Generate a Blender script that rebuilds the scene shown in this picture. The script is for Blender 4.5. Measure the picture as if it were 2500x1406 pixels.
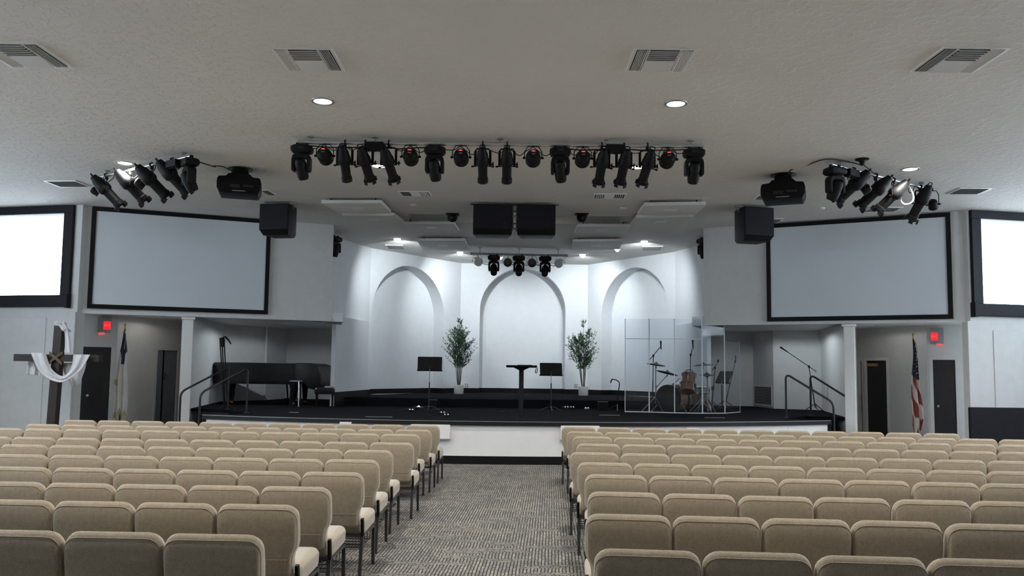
import bpy, bmesh, math, random
from mathutils import Vector, Matrix
random.seed(7)
for o in list(bpy.data.objects): bpy.data.objects.remove(o)
S = bpy.context.scene
COL = S.collection
PI = math.pi

# ------------------------------------------------------------------ camera
F, CX, PITCH, ROLL, HORIZON, EYE = 1950.0, 1250.0, math.radians(4.5), 0.0122, 898.0, 1.70
CY = HORIZON - F*math.tan(PITCH)
cam_d = bpy.data.cameras.new('camera'); cam = bpy.data.objects.new('camera', cam_d); COL.objects.link(cam)
cam_d.sensor_width = 36; cam_d.lens = F/2500*36; cam_d.shift_y = (CY-703)/2500
cam_d.clip_start = .05; cam_d.clip_end = 200
CR = Matrix.Rotation(PI/2+PITCH, 3, 'X') @ Matrix.Rotation(ROLL, 3, 'Z')
CAM = Vector((0, 0, EYE))
cam.matrix_world = Matrix.Translation(CAM) @ CR.to_4x4()
S.camera = cam
# ------------------------------------------------------------------ world, exposure
S.view_settings.view_transform = 'Standard'; S.view_settings.look = 'None'
S.view_settings.gamma = 1; S.view_settings.use_curve_mapping = False
S.view_settings.exposure = 0.14
w = bpy.data.worlds.new('overcast_sky'); S.world = w; w.use_nodes = True
bg = w.node_tree.nodes['Background']; bg.inputs[0].default_value = (.80, .90, 1, 1); bg.inputs[1].default_value = 12.0
HALL_W = 235.0
STAGE_W = 200.0
HALL_C = (1.0, .95, .87); ALCOVE_FILL_W = 46.0
STAGE_C = (.88, .95, 1.0)

def ray(px, py): return CR @ Vector(((px-CX)/F, -(py-CY)/F, -1))
def P(px, py, d):                       # measured point of the photograph at distance d down the hall
    r = ray(px, py); return CAM + r*(d/r.y)
def Z(px, py, z):                       # measured point lying on a level plane
    r = ray(px, py); return CAM + r*((z-EYE)/r.z)
def L(px, py, a, b):                    # measured point on the upright plane through plan points a, b
    r = ray(px, py); nx, ny = (b[1]-a[1]), -(b[0]-a[0])
    t = (nx*a[0]+ny*a[1])/(nx*r.x+ny*r.y); return CAM + r*t
HC = 4.86           # ceiling
DECK, DECK2 = .75, .94
V = Vector

# ------------------------------------------------------------------ materials
def mat(name, col, rough=.6, metal=0, var=.06, scale=6, bump=0, bscale=120, spec=.5, emit=None, es=0, stretch=None, coat=0):
    m = bpy.data.materials.new(name); m.use_nodes = True
    n, l = m.node_tree.nodes, m.node_tree.links
    b = n['Principled BSDF']; b.inputs['Roughness'].default_value = rough; b.inputs['Metallic'].default_value = metal
    b.inputs['Specular IOR Level'].default_value = spec; b.inputs['Coat Weight'].default_value = coat
    tc = n.new('ShaderNodeTexCoord'); mp = n.new('ShaderNodeMapping'); l.new(tc.outputs['Object'], mp.inputs[0])
    if stretch: mp.inputs['Scale'].default_value = stretch
    t = n.new('ShaderNodeTexNoise'); t.inputs['Scale'].default_value = scale; t.inputs['Detail'].default_value = 4
    l.new(mp.outputs[0], t.inputs['Vector'])
    r = n.new('ShaderNodeValToRGB'); e = r.color_ramp.elements
    e[0].position = .3; e[1].position = .7
    e[0].color = (*[c*(1-var) for c in col], 1); e[1].color = (*[min(1, c*(1+var)) for c in col], 1)
    l.new(t.outputs['Fac'], r.inputs[0]); l.new(r.outputs[0], b.inputs['Base Color'])
    if bump:
        t2 = n.new('ShaderNodeTexNoise'); t2.inputs['Scale'].default_value = bscale; t2.inputs['Detail'].default_value = 5
        l.new(mp.outputs[0], t2.inputs['Vector'])
        bp = n.new('ShaderNodeBump'); bp.inputs['Strength'].default_value = bump; bp.inputs['Distance'].default_value = .02
        l.new(t2.outputs['Fac'], bp.inputs['Height']); l.new(bp.outputs[0], b.inputs['Normal'])
    if emit:
        b.inputs['Emission Color'].default_value = (*emit, 1); b.inputs['Emission Strength'].default_value = es
    return m

M = {}
M['wall'] = mat('painted_wall', (.62, .625, .62), .85, var=.03, bump=.12, bscale=60)
M['stagewall'] = mat('white_painted_wall', (.70, .72, .74), .8, var=.02, bump=.05, bscale=60)
M['stagefront'] = mat('white_stage_paint', (.78, .78, .78), .7, var=.02)
M['white'] = mat('white_enamel', (.75, .75, .74), .45, var=.02)
M['panel'] = mat('white_fabric_panel', (.70, .70, .69), .9, var=.03, bump=.2, bscale=20)
M['grey'] = mat('grey_metal', (.35, .35, .36), .4, .6, var=.05)
M['silver'] = mat('silver_metal', (.62, .64, .66), .3, .85, var=.05)
M['chrome'] = mat('chrome', (.75, .76, .78), .15, 1, var=.03)
M['black'] = mat('black_paint', (.006, .006, .0065), .55, var=.2, scale=20, spec=.2)
M['blackm'] = mat('black_metal', (.018, .018, .02), .35, .3, var=.15)
M['frame'] = mat('black_window_trim', (.010, .010, .014), .6, spec=.2, var=.15, scale=15)
M['door'] = mat('black_door', (.02, .02, .022), .45, var=.2, stretch=(6, 6, .6))
M['doorblue'] = mat('slate_door', (.17, .20, .225), .28, var=.25, stretch=(5, 5, 1))
M['deck'] = mat('charcoal_stage_carpet', (.009, .0095, .012), .95, var=.35, scale=150, bump=.3, bscale=300, spec=.06)
M['cover'] = mat('black_vinyl_cover', (.012, .012, .014), .42, var=.2, scale=4, bump=.25, bscale=7)
M['screen'] = mat('matte_screen', (.62, .66, .70), .9, var=.015, scale=1.5)
M['leg'] = mat('gunmetal_tube', (.10, .10, .105), .35, .8, var=.1)
M['brass'] = mat('brass', (.60, .38, .14), .4, .6, var=.1)
M['walnut'] = mat('dark_stained_wood', (.026, .018, .015), .6, var=.35, scale=5, stretch=(12, 12, 1), bump=.1, bscale=30)
M['drumwood'] = mat('walnut_drum_lacquer', (.17, .085, .048), .3, var=.25, scale=4, stretch=(3, 3, 14), coat=.3)
M['cloth'] = mat('white_linen', (.72, .72, .73), .9, var=.05, bump=.3, bscale=14)
M['cymbal'] = mat('dark_bronze', (.10, .085, .06), .35, .85, var=.2, scale=12)
M['drumhead'] = mat('drumhead_white', (.66, .67, .68), .6, var=.04)
M['leaf'] = mat('leaf_green', (.05, .11, .052), .5, var=.5, scale=9)
M['stem'] = mat('bamboo_stem', (.075, .085, .06), .6, var=.3, stretch=(8, 8, 2))
M['pot'] = mat('grey_ceramic', (.52, .52, .50), .7, var=.06)
M['navy'] = mat('flag_navy', (.018, .022, .05), .8, var=.15)
M['red'] = mat('flag_red', (.24, .03, .035), .8, var=.15)
M['flagwhite'] = mat('flag_white', (.55, .53, .50), .8, var=.08)
M['fringe'] = mat('gold_fringe', (.38, .32, .20), .8, var=.3, scale=40)
M['rope'] = mat('jute_rope', (.17, .12, .08), .9, var=.3, scale=40, bump=.5, bscale=80)
M['rubber'] = mat('black_rubber', (.02, .02, .02), .8)
M['ventgrey'] = mat('vent_shadow_grey', (.05, .05, .05), .8)
M['redled'] = mat('red_led', (.3, .01, .01), .4, emit=(1, .06, .05), es=2.2)
M['exitred'] = mat('exit_red', (.5, .02, .02), .4, emit=(1, .02, .03), es=.95)
M['blueled'] = mat('blue_led', (.1, .1, .4), .4, emit=(.35, .35, 1), es=8)
M['lamp'] = mat('lamp_lens', (.9, .9, .9), .3, emit=(1, .98, .94), es=8)
M['slamp'] = mat('stage_lamp_lens', (.9, .9, .9), .3, emit=(.93, .97, 1), es=5)
M['lens'] = mat('dark_lens', (.015, .018, .022), .08, var=.1, coat=.6)
M['orange'] = mat('amber_plate', (.42, .25, .09), .5, var=.1)

def beige():
    m = mat('beige_upholstery', (.385, .325, .243), .92, var=.07, scale=30, spec=.2)
    n, l = m.node_tree.nodes, m.node_tree.links; b = n['Principled BSDF']
    tc = n.new('ShaderNodeTexCoord')
    t = n.new('ShaderNodeTexNoise'); t.inputs['Scale'].default_value = 260; t.inputs['Detail'].default_value = 3
    l.new(tc.outputs['Object'], t.inputs['Vector'])
    r = n.new('ShaderNodeValToRGB'); r.color_ramp.elements[0].position = .30; r.color_ramp.elements[1].position = .52
    r.color_ramp.elements[0].color = (.55, .53, .50, 1); r.color_ramp.elements[1].color = (1, 1, 1, 1)
    l.new(t.outputs['Fac'], r.inputs[0])
    old = b.inputs['Base Color'].links[0].from_socket
    mx = n.new('ShaderNodeMixRGB'); mx.blend_type = 'MULTIPLY'; mx.inputs[0].default_value = 1
    l.new(old, mx.inputs[1]); l.new(r.outputs[0], mx.inputs[2]); l.new(mx.outputs[0], b.inputs['Base Color'])
    bp = n.new('ShaderNodeBump'); bp.inputs['Strength'].default_value = .25; bp.inputs['Distance'].default_value = .003
    l.new(t.outputs['Fac'], bp.inputs['Height']); l.new(bp.outputs[0], b.inputs['Normal'])
    b.inputs['Sheen Weight'].default_value = .5; b.inputs['Sheen Roughness'].default_value = .5
    return m
M['beige'] = beige()

def ceiling_mat():
    m = mat('knockdown_ceiling', (.70, .685, .65), .9, var=.03, scale=.7)
    n, l = m.node_tree.nodes, m.node_tree.links; b = n['Principled BSDF']
    tc = n.new('ShaderNodeTexCoord')
    t = n.new('ShaderNodeTexNoise'); t.inputs['Scale'].default_value = 9; t.inputs['Detail'].default_value = 6; t.inputs['Roughness'].default_value = .6
    l.new(tc.outputs['Object'], t.inputs['Vector'])
    r = n.new('ShaderNodeValToRGB'); r.color_ramp.elements[0].position = .50; r.color_ramp.elements[1].position = .60
    l.new(t.outputs['Fac'], r.inputs[0])
    bp = n.new('ShaderNodeBump'); bp.inputs['Strength'].default_value = .42; bp.inputs['Distance'].default_value = .016
    l.new(r.outputs[0], bp.inputs['Height']); l.new(bp.outputs[0], b.inputs['Normal'])
    return m
M['ceiling'] = ceiling_mat()

def carpet_mat():
    m = mat('patterned_carpet', (.3, .28, .25), .95, spec=.1)
    n, l = m.node_tree.nodes, m.node_tree.links; b = n['Principled BSDF']
    tc = n.new('ShaderNodeTexCoord')
    nz = n.new('ShaderNodeTexNoise'); nz.inputs['Scale'].default_value = 7; nz.inputs['Detail'].default_value = 2
    l.new(tc.outputs['Object'], nz.inputs['Vector'])
    ad = n.new('ShaderNodeMixRGB'); ad.blend_type = 'ADD'; ad.inputs[0].default_value = .014
    l.new(tc.outputs['Object'], ad.inputs[1]); l.new(nz.outputs['Color'], ad.inputs[2])
    def brick(rot, bw, rh, mort, off):
        mp = n.new('ShaderNodeMapping'); mp.inputs['Rotation'].default_value = (0, 0, rot)
        l.new(ad.outputs[0], mp.inputs[0])
        k = n.new('ShaderNodeTexBrick'); k.offset = off; k.squash = .7; k.squash_frequency = 3; k.offset_frequency = 2
        k.inputs['Scale'].default_value = 1; k.inputs['Brick Width'].default_value = bw; k.inputs['Row Height'].default_value = rh
        k.inputs['Mortar Size'].default_value = mort; k.inputs['Mortar Smooth'].default_value = .3
        k.inputs['Color1'].default_value = (.35, .335, .31, 1); k.inputs['Color2'].default_value = (.21, .208, .206, 1)
        k.inputs['Mortar'].default_value = (.045, .045, .048, 1); k.inputs['Bias'].default_value = -.1
        l.new(mp.outputs[0], k.inputs['Vector']); return k
    k1 = brick(PI/2+.05, .15, .030, .0055, .37); k2 = brick(.02, .12, .034, .005, .61)
    # patches with the weave turned across the aisle
    vo = n.new('ShaderNodeTexVoronoi'); vo.distance = 'CHEBYCHEV'; vo.inputs['Scale'].default_value = 4.2
    mp2 = n.new('ShaderNodeMapping'); mp2.inputs['Scale'].default_value = (.6, 2.1, 1); l.new(tc.outputs['Object'], mp2.inputs[0]); l.new(mp2.outputs[0], vo.inputs['Vector'])
    sp = n.new('ShaderNodeSeparateColor'); l.new(vo.outputs['Color'], sp.inputs[0])
    gt = n.new('ShaderNodeMath'); gt.operation = 'GREATER_THAN'; gt.inputs[1].default_value = .72; l.new(sp.outputs[0], gt.inputs[0])
    mx = n.new('ShaderNodeMixRGB'); l.new(gt.outputs[0], mx.inputs[0]); l.new(k1.outputs['Color'], mx.inputs[1]); l.new(k2.outputs['Color'], mx.inputs[2])
    n3 = n.new('ShaderNodeTexNoise'); n3.inputs['Scale'].default_value = 2.2; n3.inputs['Detail'].default_value = 5; l.new(tc.outputs['Object'], n3.inputs['Vector'])
    r = n.new('ShaderNodeValToRGB'); r.color_ramp.elements[0].position = .3; r.color_ramp.elements[1].position = .7
    r.color_ramp.elements[0].color = (.72, .74, .78, 1); r.color_ramp.elements[1].color = (1.0, .97, .92, 1)
    l.new(n3.outputs['Fac'], r.inputs[0])
    mu = n.new('ShaderNodeMixRGB'); mu.blend_type = 'MULTIPLY'; mu.inputs[0].default_value = 1
    l.new(mx.outputs[0], mu.inputs[1]); l.new(r.outputs[0], mu.inputs[2]); l.new(mu.outputs[0], b.inputs['Base Color'])
    return m
M['carpet'] = carpet_mat()
M['rearwall'] = mat('dark_rear_wall', (.10, .09, .08), .8)

def acrylic(name, diff):
    m = bpy.data.materials.new(name); m.use_nodes = True; n, l = m.node_tree.nodes, m.node_tree.links
    for k in list(n):
        if k.type != 'OUTPUT_MATERIAL': n.remove(k)
    out = [k for k in n if k.type == 'OUTPUT_MATERIAL'][0]
    tr = n.new('ShaderNodeBsdfTransparent'); tr.inputs[0].default_value = (.93, .95, .97, 1)
    gl = n.new('ShaderNodeBsdfGlossy'); gl.inputs['Roughness'].default_value = .03
    df = n.new('ShaderNodeBsdfDiffuse'); df.inputs[0].default_value = (.8, .85, .9, 1)
    lw = n.new('ShaderNodeLayerWeight'); lw.inputs[0].default_value = .5
    pw = n.new('ShaderNodeMath'); pw.operation = 'POWER'; pw.inputs[1].default_value = 4.0; l.new(lw.outputs['Facing'], pw.inputs[0])
    fr = n.new('ShaderNodeMath'); fr.operation = 'MULTIPLY_ADD'; fr.inputs[1].default_value = .4; fr.inputs[2].default_value = .012; l.new(pw.outputs[0], fr.inputs[0])
    nz = n.new('ShaderNodeTexNoise'); nz.inputs['Scale'].default_value = 3
    mm = n.new('ShaderNodeMath'); mm.operation = 'MULTIPLY'; mm.inputs[1].default_value = diff*2; l.new(nz.outputs['Fac'], mm.inputs[0])
    m1 = n.new('ShaderNodeMixShader'); l.new(mm.outputs[0], m1.inputs[0]); l.new(tr.outputs[0], m1.inputs[1]); l.new(df.outputs[0], m1.inputs[2])
    m2 = n.new('ShaderNodeMixShader'); l.new(fr.outputs[0], m2.inputs[0]); l.new(m1.outputs[0], m2.inputs[1]); l.new(gl.outputs[0], m2.inputs[2])
    l.new(m2.outputs[0], out.inputs[0]); return m
M['acrylic'] = acrylic('clear_acrylic', .009)
M['pane'] = acrylic('window_glass', .004)
M['edge'] = mat('frosted_acrylic_edge', (.62, .67, .72), .4, var=.04)

# ------------------------------------------------------------------ mesh helpers
class MB:
    def __init__(s): s.v, s.f, s.mi, s.cur = [], [], [], 0
    def add(s, vs, fs, T=None):
        k = len(s.v)
        s.v += [(T @ V(p)) if T else V(p) for p in vs]
        s.f += [tuple(i+k for i in f) for f in fs]; s.mi += [s.cur]*len(fs); return s
    def box(s, c, size, T=None, rz=0, R=None):
        x, y, z = [k/2 for k in size]
        vs = [(a*x, b*y, e*z) for e in (-1, 1) for b in (-1, 1) for a in (-1, 1)]
        fs = [(0, 2, 3, 1), (4, 5, 7, 6), (0, 1, 5, 4), (2, 6, 7, 3), (0, 4, 6, 2), (1, 3, 7, 5)]
        m = Matrix.Translation(c) @ (R.to_4x4() if R else Matrix.Rotation(rz, 4, 'Z'))
        return s.add(vs, fs, (T @ m) if T else m)
    def beam(s, a, b, wx, wy, up=(0, 0, 1)):       # rectangular bar from a to b
        a, b = V(a), V(b); d = (b-a); ln = d.length; d.normalize()
        u = V(up).cross(d)
        if u.length < 1e-4: u = V((1, 0, 0)).cross(d)
        u.normalize(); w_ = d.cross(u)
        R = Matrix((u, w_, d)).transposed()
        return s.box((a+b)/2, (wx, wy, ln), R=R)
    def tube(s, pts, r, n=8, closed=False):
        pts = [V(p) for p in pts]; N = len(pts); rs = r if isinstance(r, (list, tuple)) else [r]*N
        k = len(s.v); prev = None
        for i, p in enumerate(pts):
            a = pts[i-1] if (i > 0 or closed) else p; b = pts[(i+1) % N] if (i < N-1 or closed) else p
            t = (b-a); t.normalize()
            if prev is None:
                u = V((0, 0, 1)).cross(t)
                if u.length < .05: u = V((1, 0, 0)).cross(t)
            else: u = prev - t*prev.dot(t)
            u.normalize(); prev = u; w_ = t.cross(u)
            for j in range(n):
                an = 2*PI*(j+.5)/n; s.v.append(p + (u*math.cos(an)+w_*math.sin(an))*rs[i])
        for i in range(N if closed else N-1):
            for j in range(n):
                a0, a1 = k+i*n+j, k+i*n+(j+1) % n; b0, b1 = k+((i+1) % N)*n+j, k+((i+1) % N)*n+(j+1) % n
                s.f.append((a0, a1, b1, b0)); s.mi.append(s.cur)
        if not closed:
            s.f += [tuple(k+j for j in reversed(range(n))), tuple(k+(N-1)*n+j for j in range(n))]; s.mi += [s.cur]*2
        return s
    def lathe(s, prof, n=20, T=None, cap=True):    # prof: (radius, height) about z
        k = len(s.v); vs = []
        for r, z in prof:
            for j in range(n):
                a = 2*PI*j/n; vs.append((r*math.cos(a), r*math.sin(a), z))
        fs = []
        for i in range(len(prof)-1):
            for j in range(n):
                fs.append((i*n+j, i*n+(j+1) % n, (i+1)*n+(j+1) % n, (i+1)*n+j))
        if cap:
            fs.append(tuple(reversed(range(n)))); fs.append(tuple((len(prof)-1)*n+j for j in range(n)))
        return s.add(vs, fs, T)
    def prism(s, poly, z0, z1, T=None):            # plan polygon (ccw) pulled up from z0 to z1
        n = len(poly)
        vs = [(p[0], p[1], z0) for p in poly] + [(p[0], p[1], z1) for p in poly]
        fs = [tuple(reversed(range(n))), tuple(range(n, 2*n))] + [(i, (i+1) % n, n+(i+1) % n, n+i) for i in range(n)]
        return s.add(vs, fs, T)
    def loft(s, rings, cap=True):
        k = len(s.v); n = len(rings[0])
        for r in rings: s.v += [V(p) for p in r]
        for i in range(len(rings)-1):
            for j in range(n):
                s.f.append((k+i*n+j, k+i*n+(j+1) % n, k+(i+1)*n+(j+1) % n, k+(i+1)*n+j)); s.mi.append(s.cur)
        if cap:
            s.f += [tuple(k+j for j in reversed(range(n))), tuple(k+(len(rings)-1)*n+j for j in range(n))]; s.mi += [s.cur]*2
        return s
    def slab(s, corners, t):                       # four corners of the top/outer face + thickness vector
        t = V(t); c = [V(p) for p in corners]
        vs = c + [p+t for p in c]
        return s.add(vs, [(0, 1, 2, 3), (7, 6, 5, 4), (0, 4, 5, 1), (1, 5, 6, 2), (2, 6, 7, 3), (3, 7, 4, 0)])
    def grid(s, fn, nu, nv):
        vs = [fn(i/nu, j/nv) for i in range(nu+1) for j in range(nv+1)]
        fs = [(i*(nv+1)+j, (i+1)*(nv+1)+j, (i+1)*(nv+1)+j+1, i*(nv+1)+j+1) for i in range(nu) for j in range(nv)]
        return s.add(vs, fs)
    def mesh(s, name, mats, off=V((0, 0, 0)), smooth=True, bevel=0, seg=2):
        me = bpy.data.meshes.new(name)
        me.from_pydata([p-off for p in s.v], [], s.f)
        for m in (mats if isinstance(mats, (list, tuple)) else [mats]): me.materials.append(M[m] if isinstance(m, str) else m)
        me.polygons.foreach_set('material_index', s.mi)
        bm = bmesh.new(); bm.from_mesh(me)
        bmesh.ops.recalc_face_normals(bm, faces=bm.faces)
        if bevel:
            ed = [e for e in bm.edges if len(e.link_faces) == 2 and e.calc_face_angle(0) > .6]
            bmesh.ops.bevel(bm, geom=ed, offset=bevel, segments=seg, profile=.6, affect='EDGES')
        if smooth:
            for f in bm.faces: f.smooth = True
            for e in bm.edges:
                if len(e.link_faces) == 2 and e.calc_face_angle(0) > .65: e.smooth = False
        bm.to_mesh(me); bm.free(); return me
    def build(s, name, mats, parent=None, world=False, label=None, **kw):
        """world=True: vertices are world coordinates and the parent is an unrotated Empty"""
        off = V((0, 0, 0)); loc = V((0, 0, 0))
        if parent is None:
            xs = [p.x for p in s.v]; ys = [p.y for p in s.v]; zs = [p.z for p in s.v]
            off = V(((min(xs)+max(xs))/2, (min(ys)+max(ys))/2, min(zs))); loc = off
        elif world:
            off = V(parent['_o']) if '_o' in parent else parent.location
        o = bpy.data.objects.new(name, s.mesh(name, mats, off, **kw)); COL.objects.link(o)
        o.location = loc; o.parent = parent
        if world and parent is not None: o['_o'] = list(off)
        if label: o['label'] = label
        return o
LABELS = set()
def tag(o, label, cat, group=None):
    o['label'] = label; o['category'] = cat
    if group: o['group'] = group
    assert 4 <= len(label.split()) <= 16, label
    if label in LABELS: print('DUPLICATE LABEL', label)
    LABELS.add(label)
    return o
def thing(name, label, cat, loc=(0, 0, 0), rz=0, group=None):
    o = bpy.data.objects.new(name, None); COL.objects.link(o); o.location = loc; o.rotation_euler = (0, 0, rz)
    o.empty_display_size = .1
    return tag(o, label, cat, group)
def struct(o, label=None):
    o['kind'] = 'structure'
    if label: o['label'] = label
    return o
def copy_tree(o, parent=None):
    c = o.copy(); COL.objects.link(c); c.parent = parent
    for ch in KIDS.get(o.name, []): copy_tree(ch, c)
    return c
KIDS = {}
def remember(root):
    for o in COL.objects:
        if o.parent: KIDS.setdefault(o.parent.name, [])
    for o in COL.objects:
        if o.parent and o not in KIDS[o.parent.name]: KIDS[o.parent.name].append(o)
def rrect(w_, h, r, n=4, cx=0, cy=0):
    out = []
    for (sx, sy, a0) in ((1, 1, 0), (-1, 1, PI/2), (-1, -1, PI), (1, -1, 1.5*PI)):
        for i in range(n+1):
            a = a0+PI/2*i/n; out.append((cx+sx*(w_/2-r)+r*math.cos(a), cy+sy*(h/2-r)+r*math.sin(a)))
    return out
def inset(poly, d):                                 # ccw outline moved inwards by d
    n = len(poly); out = []
    for i in range(n):
        a, b, c = V(poly[i-1]), V(poly[i]), V(poly[(i+1) % n])
        t = (c-a); t = t/(t.length or 1); out.append((b.x-t.y*d, b.y+t.x*d))
    return out
def bez(a, b, c, n=8): 
    a, b, c = V(a), V(b), V(c)
    return [a*(1-t)**2+b*2*t*(1-t)+c*t*t for t in [i/n for i in range(n+1)]]
def catmull(pts, n=6, closed=False):
    pts = [V(p) for p in pts]; out = []; N = len(pts)
    for i in range(N if closed else N-1):
        p0 = pts[(i-1) % N] if (closed or i > 0) else pts[i]; p1 = pts[i]; p2 = pts[(i+1) % N]
        p3 = pts[(i+2) % N] if (closed or i < N-2) else pts[(i+1) % N]
        for k in range(n):
            t = k/n
            out.append(.5*((2*p1)+(p2-p0)*t+(2*p0-5*p1+4*p2-p3)*t*t+(3*p1-p0-3*p2+p3)*t**3))
    if not closed: out.append(pts[-1])
    return out
ORD = ['zeroth', 'first', 'second', 'third', 'fourth', 'fifth', 'sixth', 'seventh', 'eighth', 'ninth', 'tenth', 'eleventh', 'twelfth', 'thirteenth', 'fourteenth', 'fifteenth']
# ------------------------------------------------------------------ plan of the hall (x right, y towards the stage)
pl = lambda v: (v.x, v.y)
FL0, FL1 = pl(Z(213, 503, HC)), pl(Z(815, 549, HC))       # left fascia, outer and inner end
FR1, FR0 = pl(Z(1717, 557, HC)), pl(Z(2349, 515, HC))
WL0, WL1 = (-12.6, FL0[1]+.75), (FL0[0]-.02, FL0[1]-.12)      # window walls
WR1, WR0 = (FR0[0]+.02, FR0[1]-.12), (12.9, FR0[1]+.75)
AL, AR = (-1.56, 24.15), (2.30, 24.15)                    # rear stage wall corners
BL, BR = (-3.80, 21.25), (4.36, 21.25)
CL, CRr = (-4.16, 18.9), (4.62, 18.9)
CLu, CRu = (-4.55, 18.9), (5.0, 18.9)                  # the side walls stand further out above the ledge
FB = 2.73                                                 # underside of the fascias
def unit(a, b): return (V((b[0], b[1], 0))-V((a[0], a[1], 0))).normalized()
def seg_wall(mb, a, b, z0, z1, th=.15, holes=(), side=1):
    """upright wall from a to b; th pushes it away to the left of a->b when side=1; holes = (u0,u1,z0,z1)"""
    d = unit(a, b); n = V((-d.y, d.x, 0))*side; A = V((a[0], a[1], 0)); ln = (V((b[0], b[1], 0))-A).length
    us = sorted({0, ln, *[h[0] for h in holes], *[h[1] for h in holes]}); zs = sorted({z0, z1, *[h[2] for h in holes], *[h[3] for h in holes]})
    us = [u for u in us if -1e-6 <= u <= ln+1e-6]; zs = [z for z in zs if z0-1e-6 <= z <= z1+1e-6]
    for i in range(len(us)-1):
        for j in range(len(zs)-1):
            um, zm = (us[i]+us[i+1])/2, (zs[j]+zs[j+1])/2
            if any(h[0] < um < h[1] and h[2] < zm < h[3] for h in holes): continue
            c = [A+d*us[i]+V((0, 0, zs[j])), A+d*us[i+1]+V((0, 0, zs[j])), A+d*us[i+1]+V((0, 0, zs[j+1])), A+d*us[i]+V((0, 0, zs[j+1]))]
            mb.slab(c, n*th)
    return mb
def uof(p, a, b): return (V((p.x, p.y, 0))-V((a[0], a[1], 0))).dot(unit(a, b))
def on(a, b, u, z, out=0):                                 # point on a wall line, out = towards the audience side
    d = unit(a, b); n = V((d.y, -d.x, 0)); return V((a[0], a[1], z))+d*u+n*out

# floor
struct(MB().box((0, 11.5, -.1), (28, 29, .2)).build('floor', 'carpet', smooth=False), 'grey and beige broken-line patterned carpet in the hall')
# ceiling with the shallow pocket over the stage
k0, k1 = Z(987, 522, HC), Z(1533, 523, HC); k2 = Z(1260, 545, HC)
px0, px1, py0, py1 = k0.x, k1.x, k0.y, k2.y
c = MB()
for (x0, x1, y0, y1) in ((-13, px0, -8, 26), (px1, 13.2, -8, 26), (px0, px1, -8, py0), (px0, px1, py1, 26)):
    c.box(((x0+x1)/2, (y0+y1)/2, HC+.1), (x1-x0, y1-y0, .2))
for (x0, x1, y0, y1) in ((px0-.1, px0, py0, py1), (px1, px1+.1, py0, py1), (px0-.1, px1+.1, py0-.1, py0), (px0-.1, px1+.1, py1, py1+.1)):
    c.box(((x0+x1)/2, (y0+y1)/2, HC+.5), (x1-x0, y1-y0, .6))
c.box(((px0+px1)/2, (py0+py1)/2, HC+.85), (px1-px0+.2, py1-py0+.2, .1))
struct(c.build('ceiling', 'ceiling', smooth=False), 'off-white textured ceiling with a shallow pocket above the stage')
# outer walls out of frame
NWIN = [2]
def clerestory(nm, a, b, wins, z0, z1, mt='wall'):
    struct(seg_wall(MB(), a, b, 0, HC, .2, [(u0, u1, z0, z1) for u0, u1 in wins]).build(nm, mt, smooth=False))
    for u0, u1 in wins:
        NWIN[0] += 1
        f = bpy.data.objects.new('window_%d' % NWIN[0], None); COL.objects.link(f); f.location = on(a, b, (u0+u1)/2, 0); struct(f)
        for ua, ub, za_, zb_ in ((u0-.2, u1+.2, z1, min(z1+.16, HC-.01)), (u0-.2, u1+.2, z0-.2, z0), (u0-.2, u0, z0, z1), (u1, u1+.2, z0, z1)):
            m = MB(); m.slab([on(a, b, ua, za_), on(a, b, ub, za_), on(a, b, ub, zb_), on(a, b, ua, zb_)], on(a, b, 0, 0, .07)-on(a, b, 0, 0)); m.build('frame_bar', 'frame', f, world=True, smooth=False)
        m = MB(); m.slab([on(a, b, u0, z0, -.1), on(a, b, u1, z0, -.1), on(a, b, u1, z1, -.1), on(a, b, u0, z1, -.1)], on(a, b, 0, 0, -.006)-on(a, b, 0, 0)); m.build('pane', 'pane', f, world=True, smooth=False)
        ld = bpy.data.lights.new('daylight_portal', 'AREA'); ld.shape = 'RECTANGLE'; ld.size = u1-u0; ld.size_y = z1-z0; ld.cycles.is_portal = True
        lo = bpy.data.objects.new('daylight_portal', ld); COL.objects.link(lo); lo.location = on(a, b, (u0+u1)/2, (z0+z1)/2, -.2)
        nrm = on(a, b, 0, 0, 1)-on(a, b, 0, 0); lo.rotation_euler = nrm.to_track_quat('-Z', 'Z').to_euler()
clerestory('wall_left', (-12.6, -2.2), WL0, [(u, u+3.8) for u in (1.6, 6.3, 11.0)], 3.04, 4.69)
clerestory('wall_right', WR0, (12.9, -2.2), [(u, u+3.8) for u in (1.6, 6.3, 11.0)], 3.04, 4.69)
clerestory('wall_back', (12.9, -2.2), (-12.6, -2.2), [], 3.04, 4.3, 'rearwall')
struct(MB().box((0, 25.6, 2.6), (22, .2, 5.4)).build('wall_rear_stage', 'wall', smooth=False))

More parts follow.
